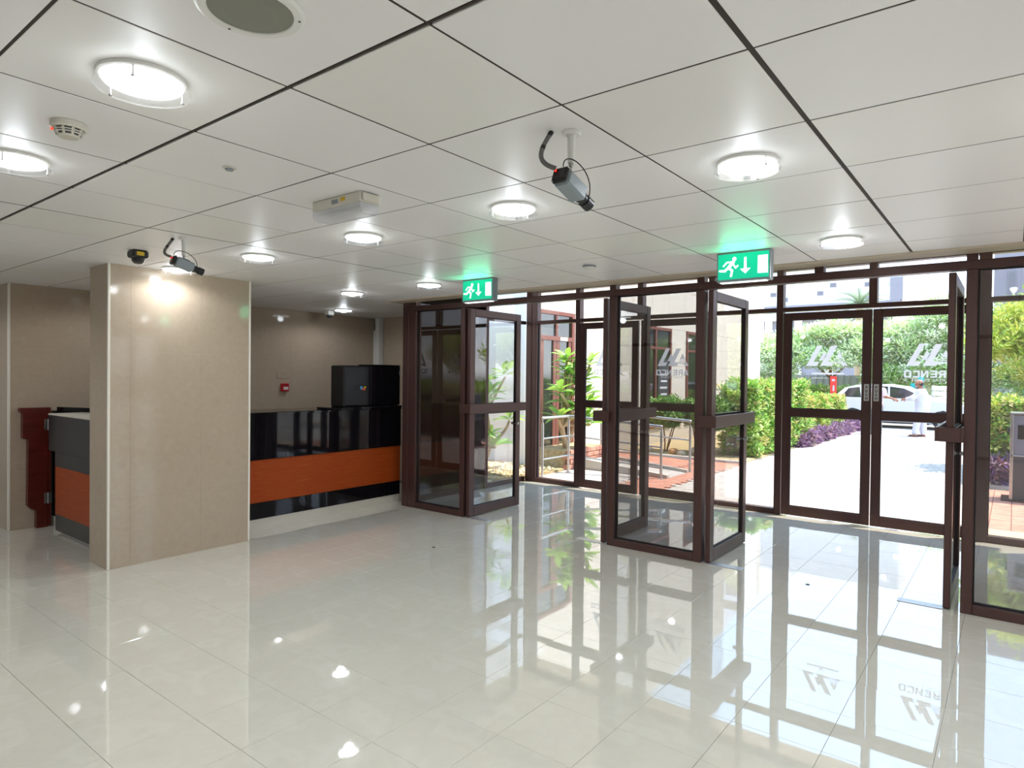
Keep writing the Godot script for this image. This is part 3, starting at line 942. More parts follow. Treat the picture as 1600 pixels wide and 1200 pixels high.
func build_fittings() -> void:
	var seat := MB.new()
	seat.lathe([Vector2(0, -0.012), Vector2(0.1, -0.012), Vector2(0.112, -0.014), Vector2(0.119, -0.011), Vector2(0.119, -0.0005)], 40)
	var bulb := MB.new()
	bulb.lathe([Vector2(0, -0.029), Vector2(0.08, -0.028), Vector2(0.104, -0.024), Vector2(0.109, -0.018), Vector2(0.109, -0.0145), Vector2(0.0, -0.0145)], 40)
	var disc := MB.new()
	disc.lathe([Vector2(0, -0.041), Vector2(0.127, -0.041), Vector2(0.13, -0.0385), Vector2(0.13, -0.0365), Vector2(0.127, -0.034), Vector2(0, -0.034)], 48)
	var stud := MB.new()
	stud.lathe([Vector2(0, -0.046), Vector2(0.005, -0.0455), Vector2(0.0065, -0.0425), Vector2(0.003, -0.0412), Vector2(0.003, -0.012), Vector2(0, -0.012)], 12)
	var ms := [seat.mesh(), bulb.mesh(), disc.mesh(), stud.mesh()]
	for a in LAMPS:
		var t := thing("ceiling_lamp", a[2], "lamp", Vector3(a[0], H, a[1]), 0, "round glass ceiling lamps")
		part("base_ring", ms[0], M.white_plastic, t)
		part("lamp_bulb", ms[1], M.lamp_glow, t)
		part("glass_disc", ms[2], M.clear_plastic, t)
		for k in 3:
			var an := TAU * k / 3 + 0.6
			part("stud", ms[3], M.chrome, t, Vector3(cos(an) * 0.113, 0, sin(an) * 0.113))
		lamp_light(a[0], a[1])
	for a in LAMPS_UNSEEN: lamp_light(a[0], a[1], a[0] > 0.0, 1.6 if a[0] > 0.0 else 1.0)
	exit_sign(Vector3(-1.483, H, -4.475), 0.01, "nearer green exit sign with running figure on the ceiling before the logo doors")
	exit_sign(Vector3(-3.852, H, -4.425), 0.0, "farther green exit sign with running figure above the leaf by the reception desk")
	security_camera(Vector3(-1.265, H, -1.958), Vector3(0.05, -0.36, -0.93), 0.222, "grey box security camera on a white ceiling bracket, the nearer and larger one")
	security_camera(Vector3(-4.295, H, -2.02), Vector3(0.12, -0.3, -0.94), 0.2, "grey box security camera on a white bracket in front of the stone pillar")
	# dome cameras
	var t := thing("dome_camera", "small black dome camera with a yellow sticker on the ceiling left of the pillar", "camera", Vector3(-5.015, H, -2.03))
	part("housing", boxm(-0.055, 0.055, -0.055, -0.001, -0.055, 0.055, 0.012), M.black_plastic, t)
	var b := MB.new()
	b.lathe([Vector2(0, -0.1), Vector2(0.022, -0.096), Vector2(0.038, -0.082), Vector2(0.044, -0.062), Vector2(0.044, -0.05), Vector2(0, -0.05)], 24)
	part("dome", b, M.dome_glass, t)
	b = MB.new()
	b.lathe([Vector2(0, -0.082), Vector2(0.015, -0.078), Vector2(0.022, -0.066), Vector2(0.02, -0.056), Vector2(0, -0.056)], 16)
	part("lens_ball", b, M.dark_grey, t)
	part("sticker", boxm(0.0555, 0.057, -0.042, -0.014, -0.02, 0.03, 0), M.yellow_sticker, t)
	t = thing("dome_camera", "small white camera under the ceiling of the reception recess", "camera", Vector3(-7.55, H, -5.55))
	part("housing", boxm(-0.05, 0.05, -0.06, -0.001, -0.05, 0.05, 0.01), M.white_plastic, t)
	b = MB.new()
	b.lathe([Vector2(0, -0.1), Vector2(0.025, -0.094), Vector2(0.038, -0.08), Vector2(0.042, -0.061), Vector2(0, -0.061)], 20)
	part("dome", b, M.dark_grey, t)
	# smoke detector
	t = thing("smoke_detector", "cream slotted smoke detector on the ceiling with a red indicator", "smoke detector", Vector3(-2.657, H, -0.845))
	b = MB.new()
	b.lathe([Vector2(0, -0.02), Vector2(0.052, -0.022), Vector2(0.056, -0.018), Vector2(0.056, -0.001), Vector2(0, -0.001)], 32)
	part("base", b, M.cream_plastic, t)
	b = MB.new()
	b.lathe([Vector2(0, -0.05), Vector2(0.03, -0.05), Vector2(0.034, -0.046), Vector2(0.034, -0.043), Vector2(0, -0.043)], 28)
	part("cap", b, M.cream_plastic, t)
	b = MB.new()
	b.lathe([Vector2(0, -0.043), Vector2(0.034, -0.043), Vector2(0.042, -0.0225), Vector2(0, -0.0225)], 28)
	part("chamber", b, M.dark_grey, t)
	for y in [-0.029, -0.036]:
		b = MB.new()
		var r: float = 0.0435 if y > -0.03 else 0.0405
		b.lathe([Vector2(r - 0.004, y - 0.0015), Vector2(r + 0.001, y - 0.0015), Vector2(r + 0.002, y + 0.0015), Vector2(r - 0.004, y + 0.0015)], 28)
		part("ring", b, M.cream_plastic, t)
	for k in 9:
		var an := TAU * k / 9
		b = MB.new()
		b.box(Vector3.ZERO, Vector3(0.003, 0.026, 0.008), 0, Basis(Vector3.UP, -an) * Basis(Vector3.BACK, -0.34))
		part("rib", b, M.cream_plastic, t, Vector3(cos(an) * 0.0395, -0.0335, sin(an) * 0.0395))
	b = MB.new()
	b.ball(Vector3(-0.03, -0.024, 0.042), Vector3.ONE * 0.004, 8, 6)
	part("indicator_led", b, M.led_red, t)
	# small heat sensor and small round downlight
	t = thing("heat_sensor", "tiny cream round sensor alone on a ceiling panel", "sensor", Vector3(-2.66, H, -1.44))
	b = MB.new()
	b.lathe([Vector2(0, -0.012), Vector2(0.016, -0.012), Vector2(0.018, -0.007), Vector2(0.018, -0.005), Vector2(0, -0.005)], 20)
	part("cap", b, M.grey_plastic, t)
	b = MB.new()
	b.lathe([Vector2(0, -0.005), Vector2(0.026, -0.005), Vector2(0.028, -0.003), Vector2(0.028, -0.0005), Vector2(0, -0.0005)], 24)
	part("rim", b, M.cream_plastic, t)
	t = thing("heat_sensor", "flat white round sensor on the ceiling between the two exit signs", "sensor", Vector3(-2.66, H, -4.4))
	b = MB.new()
	b.lathe([Vector2(0, -0.03), Vector2(0.04, -0.028), Vector2(0.048, -0.018), Vector2(0.048, -0.012), Vector2(0, -0.012)], 28)
	part("cap", b, M.white_plastic, t)
	b = MB.new()
	b.lathe([Vector2(0, -0.012), Vector2(0.053, -0.012), Vector2(0.053, -0.0005), Vector2(0, -0.0005)], 28)
	part("rim", b, M.grey_plastic, t)
	# ceiling speaker
	t = thing("ceiling_speaker", "large round ceiling speaker with a grey mesh at the top edge", "speaker", Vector3(-1.465, H, -0.845))
	b = MB.new()
	b.lathe([Vector2(0.098, -0.006), Vector2(0.1, -0.009), Vector2(0.118, -0.008), Vector2(0.126, -0.003), Vector2(0.126, -0.0005), Vector2(0.098, -0.0005)], 48)
	part("rim", b, M.white_plastic, t)
	b = MB.new()
	b.lathe([Vector2(0, -0.012), Vector2(0.06, -0.0105), Vector2(0.098, -0.006), Vector2(0.098, -0.001), Vector2(0, -0.001)], 48)
	var gm: StandardMaterial3D = M.speaker_mesh
	part("mesh_grille", b, gm, t)
	for k in 3:
		var an := TAU * k / 3 + 1.1
		b = MB.new()
		b.lathe([Vector2(0, -0.0105), Vector2(0.003, -0.0098), Vector2(0.003, -0.008), Vector2(0, -0.008)], 8)
		part("screw", b, M.dark_grey, t, Vector3(cos(an) * 0.111, 0, sin(an) * 0.111))
	# emergency light
	t = thing("emergency_light", "boxy cream emergency light with a clear ribbed cover on the ceiling", "emergency light", Vector3(-2.66, H, -2.045))
	part("housing", boxm(-0.19, 0.19, -0.05, -0.0005, -0.06, 0.06, 0.004), M.cream_plastic, t)
	part("end_cap", boxm(0.192, 0.2, -0.045, -0.006, -0.05, 0.05, 0.003), M.cream_plastic, t)
	bar("label", -0.03, 0.02, -0.036, -0.014, 0.0602, 0.061, M.grey_plastic, t, 0)
	bar("label", 0.04, 0.075, -0.03, -0.012, 0.0602, 0.061, M.yellow_sticker, t, 0)
	b = MB.new()
	b.prism(PackedVector2Array([Vector2(-0.058, -0.052), Vector2(-0.058, -0.075), Vector2(-0.045, -0.095), Vector2(0.045, -0.095), Vector2(0.058, -0.075), Vector2(0.058, -0.052)]), -0.188, 0.188, Transform3D(Basis(Vector3.UP, PI / 2), Vector3.ZERO))
	var cover: StandardMaterial3D = mat("cover_plastic", Color(0.9, 0.9, 0.92, 0.45), 0.35)
	cover.transparency = BaseMaterial3D.TRANSPARENCY_ALPHA
	part("diffuser", b, cover, t)
	b = MB.new()
	b.tube([Vector3(-0.16, -0.07, 0), Vector3(0.16, -0.07, 0)], [0.012], 12)
	part("tube_lamp", b, M.white_plastic, t)
	# specks on the floor
	t = thing("floor_socket", "tiny dark floor fixing left of the open leaves on the cream tiles", "fixing", Vector3(-5.3, 0, -4.5) if false else Vector3(-4.265, 0, -4.32))
	b = MB.new()
	b.lathe([Vector2(0.016, 0.0), Vector2(0.016, 0.003), Vector2(0.01, 0.005), Vector2(0, 0.005)], 14)
	part("cap", b, M.dark_grey, t)
	t = thing("floor_socket", "tiny dark floor fixing in front of the closed logo doors", "fixing", Vector3(-1.255, 0, -5.43))
	part("cap", b, M.dark_grey, t)

func exit_sign(at: Vector3, turn: float, label: String) -> void:
	var t := thing("exit_sign", label, "exit sign", at, turn, "green running figure exit signs")
	var w := 0.366
	var h := 0.205
	part("housing", boxm(-w / 2, w / 2, -h, -0.001, -0.075, -0.004, 0.004), M.silver_paint, t)
	bar("green_panel", -w / 2 + 0.011, w / 2 - 0.011, -h + 0.016, -0.014, -0.004, 0.0, M.exit_green, t, 0.001)
	bar("bottom_diffuser", -w / 2 + 0.02, w / 2 - 0.03, -h - 0.006, -h - 0.0005, -0.062, -0.012, M.exit_white, t, 0.002)
	# the pictogram, drawn in pixels of the photograph and turned into metres on the panel
	var f := func(x: float, y: float) -> Vector2:
		return Vector2((x - 1212.0) * 0.001466 - w / 2, -(y - (712.0 - 0.108 * (x - 1212.0))) * 0.001315)
	var strokes := [
		[[1292, 757], [1268, 790], 8.0], [[1288, 757], [1262, 760], 4.0], [[1262, 760], [1246, 780], 4.0],
		[[1290, 764], [1303, 787], 4.0], [[1303, 787], [1313, 776], 4.0],
		[[1268, 788], [1252, 806], 6.0], [[1252, 806], [1229, 806], 5.5], [[1270, 788], [1287, 802], 6.0], [[1287, 802], [1282, 831], 5.5],
	]
	var b := MB.new()
	for s in strokes:
		var p: Vector2 = f.call(s[0][0], s[0][1])
		var q: Vector2 = f.call(s[1][0], s[1][1])
		var r: float = s[2] * 0.0014
		var poly := PackedVector2Array()
		var a0: float = (q - p).angle()
		for k in 7: poly.append(p + Vector2.from_angle(a0 + PI / 2 + PI * k / 6) * r)
		for k in 7: poly.append(q + Vector2.from_angle(a0 - PI / 2 + PI * k / 6) * r)
		b.prism(poly, 0.0, 0.001)
	var hd := PackedVector2Array()
	var hc: Vector2 = f.call(1297, 741)
	for k in 16: hd.append(hc + Vector2.from_angle(TAU * k / 16) * 0.0145)
	b.prism(hd, 0.0, 0.001)
	part("running_figure", b, M.exit_white, t)
	b = MB.new()
	var ar := PackedVector2Array()
	for p in [[1343, 731], [1353, 730], [1355, 789], [1373, 786], [1349, 816], [1324, 793], [1342, 790]]: ar.append(f.call(p[0], p[1]))
	b.prism(ar, 0.0, 0.001)
	part("arrow", b, M.exit_white, t)
	b = MB.new()
	var dr := PackedVector2Array()
	for p in [[1405, 722], [1449, 717], [1451, 810], [1405, 813]]: dr.append(f.call(p[0], p[1]))
	b.prism(dr, 0.0, 0.001)
	part("door_symbol", b, M.exit_white, t)
	var l := AreaLight3D.new()
	l.name = "exit_light"
	l.light_color = Color("#30ffb4")
	l.light_energy = 0.05
	l.area_size = Vector2(0.3, 0.15)
	l.shadow_enabled = true
	t.add_child(l, true)
	l.position = Vector3(0, -0.1, 0.006)
	l.rotation.y = PI

func security_camera(at: Vector3, aim: Vector3, drop: float, label: String) -> void:
	var t := thing("security_camera", label, "camera", at, 0, "box security cameras on ceiling brackets")
	var b := MB.new()
	b.lathe([Vector2(0, -0.012), Vector2(0.028, -0.014), Vector2(0.034, -0.008), Vector2(0.034, -0.0005), Vector2(0, -0.0005)], 24)
	part("bracket_plate", b, M.white_plastic, t)
	b = MB.new()
	b.tube([Vector3(0, -0.012, 0), Vector3(0, -0.02, 0), Vector3(0, -0.075, 0), Vector3(0, -0.115, 0)], [0.02, 0.0145, 0.0135, 0.012], 14)
	part("bracket_stem", b, M.white_plastic, t)
	b = MB.new()
	b.tube([Vector3(0, -0.114, 0), Vector3(0, -drop + 0.06, 0)], [0.004], 8)
	b.ball(Vector3(0, -0.12, 0), Vector3.ONE * 0.009, 10, 6)
	part("ball_joint", b, M.steel, t)
	var d := aim.normalized()
	var side := d.cross(Vector3.UP).normalized()
	var up := side.cross(d)
	var bs := Basis(side, up, -d)   # local -z looks along the aim
	var c := Vector3(0, -drop + 0.028, 0) + d * 0.0
	var xf := Transform3D(bs, c)
	b = MB.new()
	b.box(Vector3(0, 0, 0.0), Vector3(0.068, 0.06, 0.118), 0.009)
	var o := part("body", b, M.silver_paint, t)
	o.transform = xf
	var lt := part("lettering", boxm(0.0335, 0.0345, 0.006, 0.013, -0.02, 0.02, 0), M.black_plastic, o)
	lt.position = Vector3(-0.0682, 0, 0) if side.x > 0 else Vector3.ZERO
	b = MB.new()
	b.box(Vector3(0, 0, 0.067), Vector3(0.067, 0.06, 0.026), 0.01)
	part("rear_cap", b, M.black_plastic, t).transform = xf
	b = MB.new()
	b.box(Vector3(0, 0.033, 0.0), Vector3(0.03, 0.008, 0.05), 0.002)
	part("mount_foot", b, M.dark_grey, t).transform = xf
	b = MB.new()
	var fx := Transform3D(Basis(Vector3.RIGHT, -PI / 2), Vector3(0, 0, -0.058))
	b.lathe([Vector2(0.0, 0), Vector2(0.024, 0), Vector2(0.024, 0.012), Vector2(0.02, 0.014), Vector2(0.02, 0.03), Vector2(0.024, 0.032), Vector2(0.024, 0.066), Vector2(0.02, 0.068), Vector2(0.017, 0.06), Vector2(0, 0.058)], 24, fx)
	part("lens", b, M.black_plastic, t).transform = xf
	b = MB.new()
	b.ball(Vector3(-0.016, 0.014, 0.081), Vector3.ONE * 0.0042, 8, 6)
	part("indicator_led", b, M.led_red, t).transform = xf
	# corrugated cable from the ceiling to the rear, and the thin lead to the lens
	var rear := xf * Vector3(-0.012, 0.018, 0.085)
	var hole := Vector3(-0.055, -0.001, 0.045)
	var pts := []
	var p1 := hole + Vector3(-0.03, -0.07, 0.03)
	var p2 := rear + Vector3(-0.06, 0.02, 0.05)
	for k in 15:
		var u := k / 14.0
		pts.append(hole.bezier_interpolate(p1, p2, rear, u))
	b = MB.new()
	b.tube(pts, [0.0085], 10)
	part("cable", b, M.cable_grey, t)
	for k in [0, 4]:
		var tp := MB.new()
		tp.tube([pts[k], pts[k + 1]], [0.0095], 10)
		part("tape", tp, M.black_plastic, t)
	var s0 := xf * Vector3(0.012, 0.026, 0.078)
	var s1 := xf * Vector3(0.03, -0.012, -0.075)
	var q := []
	for k in 17:
		q.append(s0.bezier_interpolate(s0 + Vector3(0, 0.075, 0.0), s1 + Vector3(0.03, 0.1, -0.02), s1, k / 16.0))
	b = MB.new()
	b.tube(q, [0.0022], 7)
	part("lens_lead", b, M.black_plastic, t)

func paver_field(called: String, x0: float, x1: float, z0: float, z1: float, y: float, m: Material, parent: Node) -> void:
	var b := MB.new()
	b.box(Vector3.ZERO, Vector3(0.197, 0.04, 0.097), 0.004)
	var xfs := []
	var k := 0
	var z := z0 - 0.05
	while z > z1:
		var x := x0 + (0.1 if k % 2 else 0.0)
		while x < x1 - 0.05:
			xfs.append(Transform3D(Basis.from_euler(Vector3(rng.randf_range(-1, 1) * 0.006, 0, rng.randf_range(-1, 1) * 0.006)), Vector3(x + 0.1, y - 0.02 + rng.randf_range(-1, 1) * 0.0012, z)))
			x += 0.2
		z -= 0.1
		k += 1
	stuff(called, b.mesh(), m, xfs, [], parent)

func build_outdoors() -> void:
	var g := shell("ground", "sunlit paved forecourt and street outside the glass doors", "ground")
	bar("earth", -40, 30, -0.4, -0.06, -90, -8.12, M.kerb, g, 0)
	bar("street", -40, 30, -0.06, -0.03, -29.5, -22.6, M.asphalt, g, 0)
	bar("street_kerb", -40, 30, -0.06, 0.0, -22.62, -22.45, M.kerb, g, 0.01)
	bar("bedding", -4.05, -0.4, -0.06, -0.035, -22.45, -8.12, M.kerb, g, 0)
	paver_field("paver_field", -4.05, -0.4, -8.13, -22.45, 0.0, M.paving_white, g)
	bar("bedding", -6.8, -4.05, -0.06, -0.035, -12.25, -8.12, M.kerb, g, 0)
	paver_field("paver_field", -4.75, -4.05, -8.13, -12.25, 0.0, M.paving_red, g)
	paver_field("paver_field", -6.8, -4.75, -8.13, -9.6, 0.0, M.paving_white, g)
	paver_field("paver_field", -6.8, -4.75, -10.65, -12.25, 0.0, M.paving_red, g)
	bar("bedding", -0.4, 2.0, -0.06, -0.035, -12.1, -8.12, M.kerb, g, 0)
	bar("border_strip", -0.4, 2.0, -0.04, 0.0, -8.8, -8.13, M.paving_yellow, g, 0.004)
	# red pavers right of the walk, each its own piece
	var pv := MB.new()
	pv.box(Vector3.ZERO, Vector3(0.196, 0.04, 0.196), 0.004)
	var pm := pv.mesh()
	for i in 7:
		for j in 16:
			var o := part("paver", pm, M.paving_red, g, Vector3(-0.3 + i * 0.2, -0.02 + rng.randf_range(-1, 1) * 0.0015, -8.91 - j * 0.2))
			o.rotation = Vector3(rng.randf_range(-1, 1) * 0.006, 0, rng.randf_range(-1, 1) * 0.006)
	bar("planting_bed", -6.8, -4.05, -0.06, 0.02, -22.4, -12.35, M.soil, g, 0)
	bar("bed_kerb", -6.8, -4.0, -0.06, 0.05, -12.35, -12.25, M.kerb, g, 0.01)
	bar("planting_bed", -0.4, 6.0, -0.06, 0.02, -22.4, -12.2, M.soil, g, 0)
	bar("bed_kerb", -0.4, 6.0, -0.06, 0.05, -12.2, -12.1, M.kerb, g, 0.01)
	bar("planting_bed", -12, -6.05, -0.06, 0.04, -9.25, -6.96, M.soil, g, 0)
	# building wing on the left of the forecourt
	var w := shell("wall_wing", "beige clad building wing along the left of the forecourt with brown framed windows", "building")
	bar("core", -12, -6.85, 0, 6.0, -22, -9.35, M.plaster, w, 0)
	bar("end_face", -12, -6.8, 0, 6.0, -9.35, -9.3, M.white_wall, w, 0.004)
	bar("far_pier", -6.86, -6.7, 0, 6.0, -22.1, -20.6, M.white_wall, w, 0.01)
	var z := -9.34
	while z > -22.0:
		for y in [2.83, 3.83, 4.83]:
			bar("cladding_panel", -6.85, -6.8, y + 0.003, y + 0.997, z - 0.957, z - 0.003, M.cladding, w, 0.003)
		z -= 0.96
	for q in [[-9.34, -9.44], [-10.72, -13.72], [-15.2, -16.16], [-17.8, -22.0]]:
		var za: float = q[0]
		while za > q[1] + 0.02:
			var zb: float = maxf(za - 0.97, q[1])
			for y in [[0.0, 0.97], [0.97, 1.9], [1.9, 2.83]]:
				bar("cladding_panel", -6.85, -6.8, y[0] + 0.003, y[1] - 0.003, zb + 0.003, za - 0.003, M.cladding, w, 0.003)
			za = zb
	# glazed door of the wing and its two windows
	var d := shell("door_9", "red-brown framed glazed double door of the wing behind the frangipani", "door", Vector3(-6.8, 0, 0))
	for zz in [-9.48, -10.62]: bar("jamb", -0.03, 0.05, 0.12, 2.83, zz - 0.05, zz + 0.05, M.frame_red_brown, d)
	for y in [[0.12, 0.2], [2.28, 2.36], [2.76, 2.83]]: bar("rail", -0.03, 0.05, y[0], y[1], -10.57, -9.53, M.frame_red_brown, d)
	for zz in [-9.585, -10.0, -10.11, -10.515]: bar("stile", -0.02, 0.035, 0.2, 2.28, zz - 0.05, zz + 0.05, M.frame_red_brown, d)
	bar("mullion", -0.02, 0.04, 2.36, 2.76, -10.09, -10.03, M.frame_red_brown, d)
	for q in [[-9.95, -9.635], [-10.465, -10.16]]:
		bar("glass_pane", 0.0, 0.008, 0.2, 2.28, q[0], q[1], M.window_dark, d, 0)
	for q in [[-10.03, -9.53], [-10.57, -10.09]]:
		bar("glass_pane", 0.0, 0.008, 2.36, 2.76, q[0], q[1], M.window_dark, d, 0)
	bar("notice_plate", 0.051, 0.056, 2.285, 2.35, -10.4, -10.15, M.paper, d, 0.001)
	for q in [[4, -15.2, -13.72], [5, -17.8, -16.16]]:
		var n := shell("window_%d" % q[0], "brown framed dark window of the wing %s" % ("with the grey poster" if q[0] == 4 else "beyond the stone pier"), "window", Vector3(-6.8, 0, 0))
		var m: float = (q[1] + q[2]) / 2 + (0.15 if q[0] == 4 else 0.0)
		for zz in [q[1] + 0.04, m, q[2] - 0.04]: bar("frame", -0.03, 0.04, 0.4, 2.83, zz - 0.035, zz + 0.035, M.frame_red_brown, n)
		for y in [0.43, 2.32, 2.79]: bar("frame", -0.03, 0.035, y - 0.03, y + 0.03, q[1], q[2], M.frame_red_brown, n)
		for r in [[q[1] + 0.075, m - 0.035], [m + 0.035, q[2] - 0.075]]:
			bar("glass_pane", -0.005, 0.003, 0.46, 2.29, r[0], r[1], M.window_dark, n, 0)
			bar("glass_pane", -0.005, 0.003, 2.35, 2.76, r[0], r[1], M.window_dark, n, 0)
		bar("apron", -0.05, 0.0, 0, 0.4, q[1], q[2], M.cladding, n, 0.003)
	var ps := thing("window_poster", "dark grey poster with pale lines of print in the wing window", "poster", Vector3(-6.79, 0, -14.78))
	bar("sheet", 0.0, 0.006, 0.75, 2.05, -0.3, 0.3, M.dark_grey, ps, 0.001)
	for k in 5: bar("print_line", 0.0062, 0.008, 1.02 + k * 0.16, 1.07 + k * 0.16, -0.2, 0.2 - 0.05 * (k % 2), M.white_decal, ps, 0)
	# access ramp with its rails
	var t := thing("access_ramp", "pale paved access ramp sloping down between two steel handrails", "ramp", Vector3(-4.35, 0, -9.66))
	var b := MB.new()
	b.prism(PackedVector2Array([Vector2(0, 0.002), Vector2(-1.55, 0.13), Vector2(-1.65, 0.13), Vector2(-1.65, 0.002)]), -0.789, -0.081)
	part("slope", b, M.paving_white, t)
	for zz in [-0.04, -0.83]:
		b = MB.new()
		b.prism(PackedVector2Array([Vector2(0, 0.003), Vector2(0, 0.05), Vector2(-1.55, 0.18), Vector2(-1.65, 0.18), Vector2(-1.65, 0.003)]), zz - 0.04, zz + 0.04)
		part("edge_kerb", b, M.kerb, t)
	handrail("handrail", "steel handrail on the near side of the access ramp", [Vector3(-5.9, 0.95, -8.4), Vector3(-5.9, 0.95, -9.16), Vector3(-4.42, 0.83, -9.58)], [[-5.9, -8.4], [-5.9, -9.16], [-4.42, -9.58]])
	handrail("handrail", "steel handrail on the far side of the access ramp", [Vector3(-6.1, 0.97, -10.6), Vector3(-4.37, 0.87, -10.62)], [[-6.1, -10.6], [-4.37, -10.62]])
	t = thing("planter_wall", "low red brick planter in front of the wing door", "planter", Vector3(-6.45, 0, -9.95))
	for r in 4:
		for k in 6:
			var zz := 0.6 - k * 0.22 - (0.11 if r % 2 else 0.0)
			if zz < -0.65: continue
			var o := part("brick", brick_mesh(), M.paving_red, t, Vector3(0.36, 0.045 + r * 0.085, zz - 0.1))
			o.rotation.x = rng.randf_range(-1, 1) * 0.01
	bar("core", -0.34, 0.31, 0, 0.33, -0.8, 0.6, M.soil, t, 0)
	# grey steel cabinet by the right flower bed
	t = thing("steel_cabinet", "grey steel cabinet standing on the red pavers at the right edge of the photo", "cabinet", Vector3(0.24, 0, -11.2))
	part("lower_body", boxm(-0.26, 0.3, 0.02, 0.6, -0.2, 0.2, 0.01), M.dark_grey, t)
	part("upper_body", boxm(-0.24, 0.3, 0.62, 1.17, -0.19, 0.19, 0.01), M.far_window, t)
	bar("corner_rail", -0.27, -0.235, 0.02, 1.19, 0.17, 0.205, M.steel, t, 0.003)
	bar("top_plate", -0.27, 0.31, 1.17, 1.195, -0.21, 0.21, M.steel, t, 0.004)
	bar("divider", -0.265, 0.3, 0.6, 0.622, -0.205, 0.205, M.steel, t, 0.003)
	bar("side_handle", -0.3, -0.24, 0.92, 0.98, -0.08, 0.08, M.dark_grey, t, 0.006)
	bar("recess", -0.19, 0.28, 0.84, 1.03, 0.19, 0.196, M.black_plastic, t, 0.002)
	bar("foot_plate", -0.36, 0.3, 0.0, 0.02, -0.24, 0.26, M.bronze, t, 0.003)

var brick_cache: Mesh
func brick_mesh() -> Mesh:
	if brick_cache == null:
		var b := MB.new()
		b.box(Vector3.ZERO, Vector3(0.1, 0.075, 0.212), 0.006)
		brick_cache = b.mesh()
	return brick_cache

func handrail(called: String, label: String, line: Array, posts: Array) -> void:
	var t := thing(called, label, "handrail", Vector3.ZERO)
	for k in 3:
		var pts := []
		for p in line: pts.append(p - Vector3(0, [0.0, 0.33, 0.66][k], 0))
		var b := MB.new()
		for i in pts.size() - 1: b.tube([pts[i], pts[i + 1]], [0.024 if k == 0 else 0.014], 10)
		for p in pts: b.ball(p, Vector3.ONE * (0.024 if k == 0 else 0.014), 10, 6)
		part("top_rail" if k == 0 else "lower_rail", b, M.steel, t)
	for i in posts.size():
		var b := MB.new()
		var y: float = line[i].y
		b.tube([Vector3(posts[i][0], 0.0, posts[i][1]), Vector3(posts[i][0], y - 0.08, posts[i][1])], [0.021], 12)
		b.tube([Vector3(posts[i][0], y - 0.08, posts[i][1]), Vector3(posts[i][0], y, posts[i][1])], [0.008], 8)
		b.lathe([Vector2(0, 0), Vector2(0.05, 0.0), Vector2(0.05, 0.006), Vector2(0.03, 0.012), Vector2(0, 0.012)], 16, Transform3D(Basis.IDENTITY, Vector3(posts[i][0], 0, posts[i][1])))
		part("post", b, M.steel, t)

# a sprig of a few folded leaves
func sprig(count: int, lng: float, wide: float, spread: float, sd: int) -> Mesh:
	var r := RandomNumberGenerator.new()
	r.seed = sd
	var b := MB.new()
	for k in count:
		var an := TAU * k / count + r.randf_range(-0.4, 0.4)
		var el := r.randf_range(-0.3, 1.1)
		var d := Vector3(cos(an) * cos(el), sin(el), sin(an) * cos(el))
		var s := d.cross(Vector3.UP + Vector3(0.01, 0, 0)).normalized()
		s = s.rotated(d, r.randf_range(-0.7, 0.7))
		var u := s.cross(d)
		var o := d * spread * r.randf_range(0.2, 1.0)
		var l := lng * r.randf_range(0.75, 1.15)
		var tip := o + d * l - u * l * 0.1
		var m0 := o + d * l * 0.45
		b.tri(o, m0 + s * wide * 0.5 + u * wide * 0.2, tip)
		b.tri(o, tip, m0 - s * wide * 0.5 + u * wide * 0.2)
	return b.mesh()

func tint(base: Color, spread: float) -> Color:
	var v := rng.randf_range(-spread, spread)
	var c := Color(base.r * (1 + v) + rng.randf_range(-0.03, 0.05), base.g * (1 + v * 0.7), base.b * (1 + v))
	return c.clamp().srgb_to_linear()

func any_turn() -> Basis:
	return Basis(Vector3(rng.randf_range(-1, 1), rng.randf_range(-1, 1), rng.randf_range(-1, 1)).normalized() if rng.randf() > 0.001 else Vector3.UP, rng.randf_range(-0.9, 0.9)) * Basis(Vector3.UP, rng.randf() * TAU)

var lump_noise := FastNoiseLite.new()

# leafy volume: points in and near the shell of a list of ellipsoids [centre, radii]
func foliage(parent: Node, blobs: Array, count: int, mesh: Mesh, base: Array, size: float, hollow := 0.55) -> void:
	var xfs := []
	var cols := []
	var total := 0.0
	for q in blobs: total += pow(q[1].x * q[1].y * q[1].z, 0.667)
	for q in blobs:
		var n := int(count * pow(q[1].x * q[1].y * q[1].z, 0.667) / total)
		for k in n:
			var d := Vector3(rng.randfn(), rng.randfn(), rng.randfn()).normalized()
			var r := lerpf(hollow, 1.0, pow(rng.randf(), 0.6)) * rng.randf_range(0.92, 1.08)
			r *= 1.0 + 0.75 * lump_noise.get_noise_3dv(d * 2.2 + q[0] * 1.7)
			xfs.append(Transform3D(any_turn().scaled(Vector3.ONE * size * rng.randf_range(0.7, 1.3)), q[0] + d * r * q[1]))
			cols.append(tint(base[rng.randi() % base.size()], 0.16))
	stuff("foliage", mesh, M.leaf, xfs, cols, parent)

